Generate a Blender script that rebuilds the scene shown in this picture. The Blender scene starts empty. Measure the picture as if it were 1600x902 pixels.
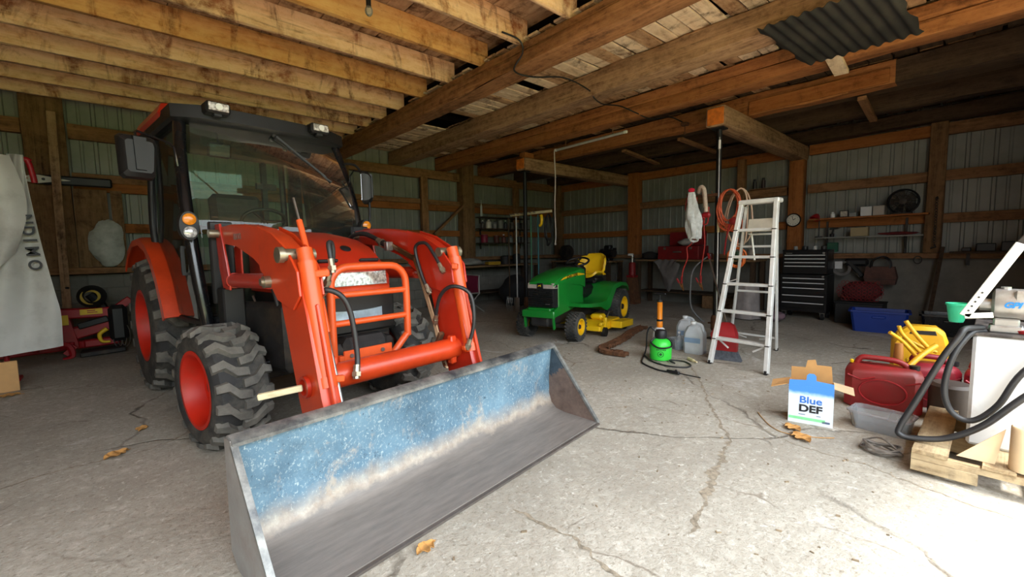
import bpy, math, random
from mathutils import Vector, Matrix, Euler, noise

# ---------------------------------------------------------------- camera, world, sun, exposure
SC = bpy.context.scene
COL = SC.collection
PI = math.pi
def V(*a): return Vector(a)
cam_data = bpy.data.cameras.new('camera'); cam = bpy.data.objects.new('camera', cam_data); COL.objects.link(cam)
cam_data.sensor_width = 36.0; cam_data.sensor_fit = 'HORIZONTAL'; cam_data.lens = 676.6275/1600*36
cam_data.clip_start = 0.02; cam_data.clip_end = 400
_y, _p, _r = math.radians(48.14308), math.radians(4.97617), math.radians(1.035404)
_f = V(math.cos(_y)*math.cos(_p), math.sin(_y)*math.cos(_p), -math.sin(_p)); _rt = V(math.sin(_y), -math.cos(_y), 0)
_dn = _f.cross(_rt); _rt2 = _rt*math.cos(_r)+_dn*math.sin(_r); _dn2 = -_rt*math.sin(_r)+_dn*math.cos(_r)
cam.matrix_world = Matrix(((_rt2.x, -_dn2.x, -_f.x, 0), (_rt2.y, -_dn2.y, -_f.y, 0), (_rt2.z, -_dn2.z, -_f.z, 1.3), (0, 0, 0, 1)))
SC.camera = cam

wd = bpy.data.worlds.new('sky'); SC.world = wd; wd.use_nodes = True
wn = wd.node_tree.nodes; wl = wd.node_tree.links; wn.clear()
# bright hazy sky: the zenith about three times as bright as the horizon (overcast law), with a veiled high sun
wo = wn.new('ShaderNodeOutputWorld'); wb = wn.new('ShaderNodeBackground'); tc = wn.new('ShaderNodeTexCoord'); sx = wn.new('ShaderNodeSeparateXYZ')
wl.new(tc.outputs['Generated'], sx.inputs[0])
el = wn.new('ShaderNodeMapRange'); el.inputs['From Min'].default_value = 0; el.inputs['From Max'].default_value = 1; el.inputs['To Min'].default_value = .33; el.inputs['To Max'].default_value = 1.0
wl.new(sx.outputs['Z'], el.inputs[0]); wb.inputs[0].default_value = (.86, .94, 1.0, 1)
st = wn.new('ShaderNodeMath'); st.operation = 'MULTIPLY'; wl.new(el.outputs[0], st.inputs[0]); st.inputs[1].default_value = 6.0
wl.new(st.outputs[0], wb.inputs[1]); wl.new(wb.outputs[0], wo.inputs[0])
sun_d = bpy.data.lights.new('sun', 'SUN'); sun_d.energy = 8.5; sun_d.angle = math.radians(14.0); sun_d.color = (1.0, 0.94, 0.85)
sun = bpy.data.objects.new('sun', sun_d); COL.objects.link(sun)
sun.rotation_euler = (Vector((-0.05, 0.27, -1.0))).to_track_quat('-Z', 'Y').to_euler()
sun.location = (2, -8, 14)
por = bpy.data.lights.new('door_portal', 'AREA'); por.shape = 'RECTANGLE'; por.size = 8.1; por.size_y = 3.84; por.cycles.is_portal = True
po = bpy.data.objects.new('door_portal', por); COL.objects.link(po); po.location = (.95, -.86, 1.92)
po.rotation_euler = V(0, 1, 0).to_track_quat('-Z', 'Z').to_euler()

vs = SC.view_settings
SC.display_settings.display_device = 'sRGB'
vs.view_transform = 'Standard'; vs.look = 'None'; vs.gamma = 1.0; vs.use_curve_mapping = False
vs.exposure = 1.12
SC.cycles.max_bounces = 10; SC.cycles.diffuse_bounces = 6; SC.cycles.glossy_bounces = 4; SC.cycles.transmission_bounces = 6
SC.cycles.transparent_max_bounces = 12; SC.cycles.caustics_reflective = False; SC.cycles.caustics_refractive = False
SC.cycles.sample_clamp_indirect = 6.0

# ---------------------------------------------------------------- helpers
RN = random.Random(11)
def lin(c): c /= 255.0; return c/12.92 if c <= 0.04045 else ((c+0.055)/1.055)**2.4
def rgb(r, g, b): return (lin(r), lin(g), lin(b), 1.0)

class MB:
    """collects shapes and links them as one mesh object"""
    def __init__(s): s.v = []; s.f = []; s.cut = []
    def add(s, vs, fs):
        n = len(s.v); s.cut.append((n, n+len(vs))); s.v += [tuple(p) for p in vs]; s.f += [tuple(i+n for i in f) for f in fs]; return s
    def loft(s, rings, closed=True, caps=True):
        n = len(rings[0]); vs = [p for r in rings for p in r]; fs = []
        for k in range(len(rings)-1):
            for i in range(n if closed else n-1):
                j = (i+1) % n; a = k*n
                fs.append((a+i, a+j, a+n+j, a+n+i))
        if caps and closed:
            fs.append(tuple(range(n))[::-1]); b = (len(rings)-1)*n; fs.append(tuple(range(b, b+n)))
        return s.add(vs, fs)
    def box(s, c, d, bev=0.0, rot=None):
        x, y, z = d[0]/2, d[1]/2, d[2]/2; c = Vector(c)
        M = rot.to_matrix() if isinstance(rot, Euler) else (Euler(rot).to_matrix() if rot is not None else None)
        if bev <= 0:
            vs = [V(a*x, b*y, e*z) for e in (-1, 1) for a, b in ((-1, -1), (1, -1), (1, 1), (-1, 1))]
            rings = [vs[:4], vs[4:]]
        else:
            bev = min(bev, x*.95, y*.95, z*.95)
            def ring(zz, k):
                X, Y, q = x-k, y-k, bev if k == 0 else bev*.35
                return [V(-X+q, -Y, zz), V(X-q, -Y, zz), V(X, -Y+q, zz), V(X, Y-q, zz), V(X-q, Y, zz), V(-X+q, Y, zz), V(-X, Y-q, zz), V(-X, -Y+q, zz)]
            rings = [ring(-z, bev*.8), ring(-z+bev, 0), ring(z-bev, 0), ring(z, bev*.8)]
        rings = [[(M @ p if M else p)+c for p in r] for r in rings]
        return s.loft(rings)
    def bar(s, p0, p1, w, h, up=(0, 0, 1), bev=0.0):
        p0, p1 = Vector(p0), Vector(p1); d = p1-p0; L = d.length; x = d.normalized(); u = Vector(up)
        if abs(u.dot(x)) > .98: u = V(1, 0, 0)
        y = u.cross(x).normalized(); z = x.cross(y)
        t = MB(); t.box((0, 0, 0), (L, w, h), bev); c = (p0+p1)/2
        return s.add([c+x*a+y*b+z*e for a, b, e in t.v], t.f)
    def tube(s, pts, r, n=8, caps=True, smooth=0):
        pts = [Vector(p) for p in pts]
        if smooth: pts = spline(pts, smooth)
        rr = r if isinstance(r, (list, tuple)) else [r]*len(pts)
        if len(rr) != len(pts): rr = [rr[0]+(rr[-1]-rr[0])*i/(len(pts)-1) for i in range(len(pts))]
        rings = []; nrm = None
        for i, p in enumerate(pts):
            t = (pts[min(i+1, len(pts)-1)]-pts[max(i-1, 0)])
            t = t.normalized() if t.length > 1e-9 else V(0, 0, 1)
            if nrm is None:
                nrm = t.cross(V(0, 0, 1) if abs(t.z) < .9 else V(1, 0, 0)).normalized()
            else:
                nrm = (nrm-t*nrm.dot(t)); nrm = nrm.normalized() if nrm.length > 1e-6 else t.orthogonal().normalized()
            b = t.cross(nrm)
            rings.append([p+(nrm*math.cos(2*PI*k/n)+b*math.sin(2*PI*k/n))*rr[i] for k in range(n)])
        return s.loft(rings, True, caps)
    def cyl(s, p0, p1, r0, r1=None, n=14):
        return s.tube([p0, p1], [r0, r0 if r1 is None else r1], n)
    def lathe(s, prof, o=(0, 0, 0), d=(0, 0, 1), n=20, caps=True):
        d = Vector(d).normalized(); a = d.orthogonal().normalized(); b = d.cross(a); o = Vector(o)
        rings = [[o+d*h+(a*math.cos(2*PI*k/n)+b*math.sin(2*PI*k/n))*max(r, 1e-4) for k in range(n)] for r, h in prof]
        return s.loft(rings, True, caps)
    def prism(s, poly, lo, hi, plane='xz', bev=0.0):
        def pt(a, b, t): return {'xz': V(a, t, b), 'xy': V(a, b, t), 'yz': V(t, a, b)}[plane]
        if bev > 0:
            cx = sum(p[0] for p in poly)/len(poly); cy = sum(p[1] for p in poly)/len(poly)
            def ins(p):
                d = Vector((cx-p[0], cy-p[1])); L = max(d.length, 1e-6); return (p[0]+d.x/L*bev, p[1]+d.y/L*bev)
            pi = [ins(p) for p in poly]
            return s.loft([[pt(a, b, lo) for a, b in pi], [pt(a, b, lo+bev) for a, b in poly], [pt(a, b, hi-bev) for a, b in poly], [pt(a, b, hi) for a, b in pi]])
        return s.loft([[pt(a, b, lo) for a, b in poly], [pt(a, b, hi) for a, b in poly]])
    def ball(s, c, r, n=12, m=8, sc=(1, 1, 1)):
        rings = []
        for j in range(m+1):
            a = PI*j/m; q = max(math.sin(a), 1e-3)
            rings.append([V(c[0]+r*sc[0]*q*math.cos(2*PI*k/n), c[1]+r*sc[1]*q*math.sin(2*PI*k/n), c[2]-r*sc[2]*math.cos(a)) for k in range(n)])
        return s.loft(rings)
    def grid(s, fn, nu, nv, thick=0.0):
        P = [[Vector(fn(i/nu, j/nv)) for j in range(nv+1)] for i in range(nu+1)]
        idx = lambda i, j: i*(nv+1)+j
        fs = [(idx(i, j), idx(i+1, j), idx(i+1, j+1), idx(i, j+1)) for i in range(nu) for j in range(nv)]
        flat = [p for r in P for p in r]
        if not thick: return s.add(flat, fs)
        N = []
        for i in range(nu+1):
            for j in range(nv+1):
                du = P[min(i+1, nu)][j]-P[max(i-1, 0)][j]; dv = P[i][min(j+1, nv)]-P[i][max(j-1, 0)]
                q = du.cross(dv); N.append(q.normalized() if q.length > 1e-9 else V(0, 0, 1))
        n = len(flat); vs = flat+[p-q*thick for p, q in zip(flat, N)]
        fs2 = [tuple(n+k for k in f[::-1]) for f in fs]
        ed = [idx(i, 0) for i in range(nu+1)]+[idx(nu, j) for j in range(1, nv+1)]+[idx(i, nv) for i in range(nu-1, -1, -1)]+[idx(0, j) for j in range(nv-1, 0, -1)]
        side = [(ed[k], ed[(k+1) % len(ed)], n+ed[(k+1) % len(ed)], n+ed[k]) for k in range(len(ed))]
        return s.add(vs, fs+fs2+[q[::-1] for q in side])
    def mesh(s, name, mat, ang=35):
        me = bpy.data.meshes.new(name); me.from_pydata(s.v, [], s.f); me.validate()
        import bmesh
        bm = bmesh.new(); bm.from_mesh(me); bmesh.ops.recalc_face_normals(bm, faces=bm.faces); bm.to_mesh(me); bm.free()
        if mat: me.materials.append(mat)
        if ang:
            me.polygons.foreach_set('use_smooth', [True]*len(me.polygons)); me.set_sharp_from_angle(angle=math.radians(ang))
        me.update(); return me
    def islands(s):
        """groups of shapes that stand clear of one another (gap over 2 cm and over half the larger one's size)"""
        k = len(s.cut); par = list(range(k)); bx = []
        for a, b in s.cut:
            q = s.v[a:b]; bx.append((tuple(min(p[i] for p in q) for i in range(3)), tuple(max(p[i] for p in q) for i in range(3))))
        def find(i):
            while par[i] != i: i = par[i]
            return i
        for i in range(k):
            for j in range(i):
                g = math.sqrt(sum(max(0, bx[i][0][t]-bx[j][1][t], bx[j][0][t]-bx[i][1][t])**2 for t in range(3)))
                sz = max(max(bx[e][1][t]-bx[e][0][t] for t in range(3)) for e in (i, j))
                if g <= max(.018, .44*sz): par[find(i)] = find(j)
        out = {}
        for i in range(k): out.setdefault(find(i), []).append(i)
        return list(out.values())
    def build(s, name, mat, parent=None, loc=(0, 0, 0), rot=(0, 0, 0), ang=35, kind=None):
        first = None
        if kind is None and parent is not None and 1 < len(s.cut) < 120:
            gs = s.islands()
            if len(gs) > 1:
                for g in gs:
                    b = MB()
                    for i in g:
                        a, e = s.cut[i]; b.add(s.v[a:e], [tuple(x-a for x in f) for f in s.f if a <= f[0] < e])
                    o = link(name, b.mesh(name, mat, ang), parent, loc, rot); first = first or o
                return first
        return tag(link(name, s.mesh(name, mat, ang), parent, loc, rot), kind=kind)
def link(name, me, parent=None, loc=(0, 0, 0), rot=(0, 0, 0)):
    o = bpy.data.objects.new(name, me); COL.objects.link(o); o.location = loc; o.rotation_euler = rot
    if parent: o.parent = parent
    return o
def spline(P, k=6):
    P = [Vector(p) for p in P]; out = []
    for i in range(len(P)-1):
        a, b, c, d = P[max(i-1, 0)], P[i], P[i+1], P[min(i+2, len(P)-1)]
        for j in range(k):
            t = j/k
            out.append(.5*((2*b)+(c-a)*t+(2*a-5*b+4*c-d)*t*t+(3*b-a-3*c+d)*t**3))
    out.append(P[-1]); return out
def tag(o, label=None, cat=None, group=None, kind=None):
    for k, v in (('label', label), ('category', cat), ('group', group), ('kind', kind)):
        if v: o[k] = v
    return o
def thing(name, label, cat, loc=(0, 0, 0), rz=0.0, group=None, rot=None):
    o = bpy.data.objects.new(name, None); COL.objects.link(o); o.location = loc; o.rotation_euler = rot or (0, 0, rz)
    o.empty_display_size = .1
    return tag(o, label, cat, group)
def solo(mb, name, mat, label, cat, group=None, ang=35, kind=None):
    """one-mesh thing given in world coordinates: its origin goes to its base"""
    xs = [p[0] for p in mb.v]; ys = [p[1] for p in mb.v]; zs = [p[2] for p in mb.v]
    c = V((min(xs)+max(xs))/2, (min(ys)+max(ys))/2, min(zs)); mb.v = [tuple(Vector(p)-c) for p in mb.v]
    return tag(link(name, mb.mesh(name, mat, ang), None, c), label, cat, group, kind)
def inv(root): return (Matrix.Translation(root.location) @ root.rotation_euler.to_matrix().to_4x4()).inverted()
def wpart(mb, name, mat, root, ang=35):
    """part given in world coordinates"""
    M = inv(root); mb.v = [tuple(M @ Vector(p)) for p in mb.v]; return mb.build(name, mat, root, ang=ang)
def copy_tree(o, parent=None):
    c = o.copy(); COL.objects.link(c)
    if parent: c.parent = parent
    for ch in list(o.children): copy_tree(ch, c)
    return c
def text(name, s, size, mat, parent, M, ext=0.0008, align='CENTER', shear=0.0, bold=0.0, sx=1.0):
    cu = bpy.data.curves.new(name, 'FONT'); cu.body = s; cu.size = size; cu.extrude = ext; cu.align_x = align; cu.align_y = 'CENTER'; cu.shear = shear; cu.offset = bold
    t = bpy.data.objects.new(name, cu); COL.objects.link(t)
    bpy.context.view_layer.update()
    me = bpy.data.meshes.new_from_object(t.evaluated_get(bpy.context.evaluated_depsgraph_get()))
    bpy.data.objects.remove(t); me.name = name; me.transform(M @ Matrix.Diagonal((sx, 1, 1, 1)))
    me.materials.clear(); me.materials.append(mat)
    return link(name, me, parent)
def frame(o, x, y):
    """matrix with the given text direction x and up y"""
    x, y = Vector(x).normalized(), Vector(y).normalized(); z = x.cross(y)
    return Matrix(((x.x, y.x, z.x, o[0]), (x.y, y.y, z.y, o[1]), (x.z, y.z, z.z, o[2]), (0, 0, 0, 1)))

# ---------------------------------------------------------------- materials
def nodes(name):
    m = bpy.data.materials.new(name); m.use_nodes = True; t = m.node_tree; b = t.nodes['Principled BSDF']
    return m, t.nodes, t.links, b
def tnoise(N, L, vec, scale, detail=4, rough=.55, dist=0.0):
    n = N.new('ShaderNodeTexNoise'); n.inputs['Scale'].default_value = scale; n.inputs['Detail'].default_value = detail
    n.inputs['Roughness'].default_value = rough; n.inputs['Distortion'].default_value = dist
    if vec: L.new(vec, n.inputs['Vector'])
    return n.outputs[0]
def ramp(N, L, fac, stops):
    r = N.new('ShaderNodeValToRGB'); e = r.color_ramp.elements
    while len(e) < len(stops): e.new(.5)
    for k, (p, c) in zip(e, stops): k.position = p; k.color = c if len(c) == 4 else (*c, 1)
    L.new(fac, r.inputs[0]); return r.outputs[0]
def mix(N, L, fac, a, b, mode='MIX'):
    m = N.new('ShaderNodeMix'); m.data_type = 'RGBA'; m.blend_type = mode
    for s, v in ((0, fac), (6, a), (7, b)):
        if hasattr(v, 'is_linked') or hasattr(v, 'links'): L.new(v, m.inputs[s])
        elif s == 0: m.inputs[0].default_value = v
        else: m.inputs[s].default_value = v
    return m.outputs[2]
def mapping(N, L, scale=(1, 1, 1), rand=True, world=False):
    tc = N.new('ShaderNodeTexCoord'); mp = N.new('ShaderNodeMapping'); mp.inputs['Scale'].default_value = scale
    src = tc.outputs['Object']
    if world:
        g = N.new('ShaderNodeNewGeometry'); src = g.outputs['Position']
    L.new(src, mp.inputs['Vector'])
    if rand:
        oi = N.new('ShaderNodeObjectInfo'); k = N.new('ShaderNodeVectorMath'); k.operation = 'SCALE'
        k.inputs[0].default_value = (37, 53, 71); L.new(oi.outputs['Random'], k.inputs['Scale']); L.new(k.outputs[0], mp.inputs['Location'])
    return mp.outputs[0]
def bump(N, L, b, h, strength=.3, dist=.01):
    n = N.new('ShaderNodeBump'); n.inputs['Strength'].default_value = strength; n.inputs['Distance'].default_value = dist
    L.new(h, n.inputs['Height']); L.new(n.outputs[0], b.inputs['Normal'])
def pm(name, c, rough=.5, metal=0.0, var=.12, scale=6.0, dirt=None, dirt_amt=.35, bmp=0.0, spec=.5, coat=0.0, top_dust=None):
    m, N, L, b = nodes(name); v = mapping(N, L)
    n1 = tnoise(N, L, v, scale, 5)
    lo = tuple(x*(1-var*1.6) for x in c[:3])+(1,); hi = tuple(min(1, x*(1+var)) for x in c[:3])+(1,)
    col = ramp(N, L, n1, [(.3, lo), (.7, hi)])
    if dirt:
        n2 = tnoise(N, L, v, scale*.45, 7, .7); k = ramp(N, L, n2, [(.58-dirt_amt*.5, (0, 0, 0)), (.78, (1, 1, 1))])
        mm = N.new('ShaderNodeMath'); mm.operation = 'MULTIPLY'; L.new(k, mm.inputs[0]); mm.inputs[1].default_value = .85
        col = mix(N, L, mm.outputs[0], col, dirt)
    if top_dust:
        g = N.new('ShaderNodeNewGeometry'); sp = N.new('ShaderNodeSeparateXYZ'); L.new(g.outputs['Normal'], sp.inputs[0])
        n3 = tnoise(N, L, v, scale*3, 5); mm = N.new('ShaderNodeMath'); mm.operation = 'MULTIPLY'
        L.new(sp.outputs['Z'], mm.inputs[0]); L.new(n3, mm.inputs[1]); k = ramp(N, L, mm.outputs[0], [(.2, (0, 0, 0)), (.6, (.7, .7, .7))])
        col = mix(N, L, k, col, top_dust)
    L.new(col, b.inputs['Base Color'])
    rr = N.new('ShaderNodeMapRange'); rr.inputs['To Min'].default_value = max(0, rough-.1); rr.inputs['To Max'].default_value = min(1, rough+.12)
    L.new(n1, rr.inputs[0]); L.new(rr.outputs[0], b.inputs['Roughness'])
    b.inputs['Metallic'].default_value = metal; b.inputs['Specular IOR Level'].default_value = spec; b.inputs['Coat Weight'].default_value = coat; b.inputs['Coat Roughness'].default_value = .15
    if bmp: bump(N, L, b, tnoise(N, L, v, scale*6, 6), bmp, .01)
    return m
def wood(name, dark, mid, light, stain=None, stain_amt=.45, rough=.85, grain=22.0, lenscale=1.2, bmp=.5, stain_mix=.5):
    """grain runs along the piece's own x axis"""
    m, N, L, b = nodes(name)
    v = mapping(N, L, (lenscale, grain, grain)); vb = mapping(N, L, (1.6, 3.0, 3.0))
    g = tnoise(N, L, v, 1.0, 8, .65, .6); col = ramp(N, L, g, [(.28, dark), (.5, mid), (.72, light)])
    bl = tnoise(N, L, vb, 1.0, 5, .6); k = ramp(N, L, bl, [(.35, (0, 0, 0)), (.7, (1, 1, 1))])
    col = mix(N, L, k, col, mix(N, L, .5, col, light))
    if stain:
        vs_ = mapping(N, L, (2.6, 1.4, 1.0)); s1 = tnoise(N, L, vs_, 1.0, 7, .68, .9)
        k2 = ramp(N, L, s1, [(.64-stain_amt*.17, (0, 0, 0)), (.72-stain_amt*.15, (1, 1, 1))])
        s2 = tnoise(N, L, vb, 1.7, 3); col2 = ramp(N, L, s2, [(.35, stain), (.65, tuple(x*.25 for x in stain[:3])+(1,))])
        col = mix(N, L, k2, col, mix(N, L, stain_mix, col, col2))
    # fine checks along the grain, and a mottled worn surface
    ck = tnoise(N, L, mapping(N, L, (.9, grain*2.2, grain*2.2)), 1.0, 4, .6, .3); kc = ramp(N, L, ck, [(.30, (.75, .75, .75)), (.38, (0, 0, 0))])
    col = mix(N, L, kc, col, tuple(x*.35 for x in dark[:3])+(1,))
    mo = tnoise(N, L, mapping(N, L, (9, 14, 14)), 1.0, 8, .75); km = ramp(N, L, mo, [(.42, (0, 0, 0)), (.62, (.55, .55, .55))]); col = mix(N, L, km, col, light)
    kd = ramp(N, L, mo, [(.3, (.6, .6, .6)), (.42, (0, 0, 0))]); col = mix(N, L, kd, col, dark)
    L.new(col, b.inputs['Base Color']); b.inputs['Roughness'].default_value = rough; b.inputs['Specular IOR Level'].default_value = .25
    hm = N.new('ShaderNodeMath'); hm.operation = 'MULTIPLY_ADD'; L.new(mo, hm.inputs[0]); hm.inputs[1].default_value = .6; L.new(g, hm.inputs[2])
    bump(N, L, b, hm.outputs[0], bmp, .014); return m
def glass(name, tint, gloss=1.45, rough=.0, alpha=0.0, film=(.5, .5, .45, 1)):
    m, N, L, b = nodes(name); out = N['Material Output']; N.remove(b)
    tr = N.new('ShaderNodeBsdfTransparent'); tr.inputs[0].default_value = tint
    gl = N.new('ShaderNodeBsdfGlossy'); gl.inputs['Roughness'].default_value = rough
    fr = N.new('ShaderNodeFresnel'); fr.inputs[0].default_value = gloss
    mx = N.new('ShaderNodeMixShader'); L.new(fr.outputs[0], mx.inputs[0]); L.new(tr.outputs[0], mx.inputs[1]); L.new(gl.outputs[0], mx.inputs[2])
    src = mx.outputs[0]
    if alpha:
        df = N.new('ShaderNodeBsdfDiffuse'); df.inputs[0].default_value = film
        v = mapping(N, L); nn = tnoise(N, L, v, 4, 6); mr = N.new('ShaderNodeMapRange'); mr.inputs['To Min'].default_value = alpha*.5; mr.inputs['To Max'].default_value = alpha*1.5; L.new(nn, mr.inputs[0])
        m2 = N.new('ShaderNodeMixShader'); L.new(mr.outputs[0], m2.inputs[0]); L.new(src, m2.inputs[1]); L.new(df.outputs[0], m2.inputs[2]); src = m2.outputs[0]
    L.new(src, out.inputs[0]); return m

W = {}
W['beam'] = wood('hewn_brown_timber', rgb(56, 35, 22), rgb(116, 77, 48), rgb(172, 124, 84), rgb(96, 58, 30), .35)
W['beam_grey'] = wood('weathered_grey_timber', rgb(64, 45, 34), rgb(124, 94, 70), rgb(182, 148, 116), rgb(90, 62, 40), .3)
W['beam_gold'] = wood('golden_timber', rgb(80, 46, 24), rgb(136, 84, 46), rgb(172, 116, 70), rgb(84, 52, 26), .45)
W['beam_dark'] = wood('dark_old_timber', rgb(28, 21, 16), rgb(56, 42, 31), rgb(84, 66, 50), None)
W['joist'] = wood('whitewashed_stained_joist', rgb(150, 104, 68), rgb(214, 170, 124), rgb(236, 206, 170), rgb(132, 62, 22), .8, grain=10, stain_mix=.85)
W['joist_rust'] = wood('rust_stained_joist', rgb(140, 88, 44), rgb(188, 132, 74), rgb(212, 170, 112), rgb(136, 72, 28), .7, grain=10, stain_mix=.8)
W['board'] = wood('stained_ceiling_board', rgb(92, 62, 42), rgb(150, 112, 80), rgb(206, 172, 136), rgb(90, 50, 26), .8, grain=9, stain_mix=.8)
W['board_white'] = wood('flaking_white_board', rgb(138, 106, 78), rgb(214, 188, 156), rgb(234, 216, 190), rgb(104, 66, 38), .7, grain=8, stain_mix=.85)
W['girt'] = wood('brown_girt', rgb(68, 46, 30), rgb(114, 80, 52), rgb(156, 116, 82), rgb(90, 58, 34), .4)
W['orange'] = wood('orange_pine', rgb(100, 56, 24), rgb(138, 80, 38), rgb(162, 104, 56), rgb(84, 50, 26), .35)
W['post'] = wood('dark_post', rgb(54, 38, 26), rgb(104, 76, 50), rgb(138, 106, 74), rgb(60, 40, 26), .35)
W['plank'] = wood('old_wall_plank', rgb(60, 44, 32), rgb(112, 84, 58), rgb(146, 116, 84), rgb(60, 38, 22), .4)
W['pallet'] = wood('weathered_pallet_wood', rgb(92, 76, 58), rgb(156, 132, 100), rgb(200, 180, 144), rgb(84, 70, 58), .6)
W['stick'] = wood('pale_stick', rgb(196, 176, 130), rgb(222, 206, 160), rgb(236, 224, 186), None)
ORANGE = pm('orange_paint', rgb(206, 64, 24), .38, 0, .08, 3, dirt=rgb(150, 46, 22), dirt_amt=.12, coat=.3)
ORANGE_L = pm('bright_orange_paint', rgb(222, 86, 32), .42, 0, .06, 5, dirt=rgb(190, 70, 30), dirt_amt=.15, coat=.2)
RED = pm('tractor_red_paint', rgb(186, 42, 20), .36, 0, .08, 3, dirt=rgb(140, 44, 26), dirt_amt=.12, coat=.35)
RIM = pm('red_wheel_paint', rgb(200, 36, 14), .5, 0, .1, 4, dirt=rgb(150, 60, 40), dirt_amt=.15)
BLACK = pm('black_plastic', rgb(22, 22, 24), .5, 0, .2, 8)
BLACKP = pm('black_gloss_paint', rgb(18, 19, 22), .25, 0, .15, 6, coat=.4)
DARK = pm('dark_iron', rgb(44, 42, 42), .6, .3, .25, 9, dirt=rgb(92, 78, 62), dirt_amt=.25)
RUBBER = pm('dusty_rubber', rgb(44, 43, 43), .75, 0, .2, 8, dirt=rgb(112, 106, 96), dirt_amt=.3, bmp=.25)
LUGTOP = pm('worn_rubber', rgb(86, 84, 80), .85, 0, .22, 14, dirt=rgb(136, 130, 120), dirt_amt=.45, bmp=.3)
HOSE = pm('black_hose', rgb(38, 38, 40), .45, 0, .15, 10)
STEEL = pm('bare_steel', rgb(170, 168, 164), .35, .9, .12, 12)
CHROME = pm('chrome', rgb(214, 214, 214), .15, 1.0, .04, 4)
ZINC = pm('zinc_fitting', rgb(168, 160, 140), .4, .85, .15, 20)
WHITE = pm('white_plastic', rgb(224, 226, 226), .45, 0, .04, 4)
ALU = pm('ladder_aluminium', rgb(226, 226, 222), .42, .25, .05, 10, dirt=rgb(176, 172, 164), dirt_amt=.1)
RUST = pm('rusty_iron', rgb(112, 74, 48), .85, .2, .3, 14, dirt=rgb(70, 44, 28), dirt_amt=.4, bmp=.4)
SIDING = pm('ribbed_grey_siding', rgb(136, 138, 132), .5, .1, .06, 2, dirt=rgb(104, 106, 96), dirt_amt=.25)
GREEN = pm('mower_green', rgb(20, 128, 44), .35, 0, .06, 4, coat=.3, dirt=rgb(60, 120, 66), dirt_amt=.12)
YELLOW = pm('mower_yellow', rgb(236, 190, 22), .42, 0, .06, 5, dirt=rgb(150, 120, 40), dirt_amt=.1)
MAROON = pm('maroon_fabric', rgb(122, 22, 58), .85, 0, .1, 20)
REDP = pm('red_plastic', rgb(158, 24, 30), .45, 0, .1, 4, dirt=rgb(110, 60, 52), dirt_amt=.3)

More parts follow.
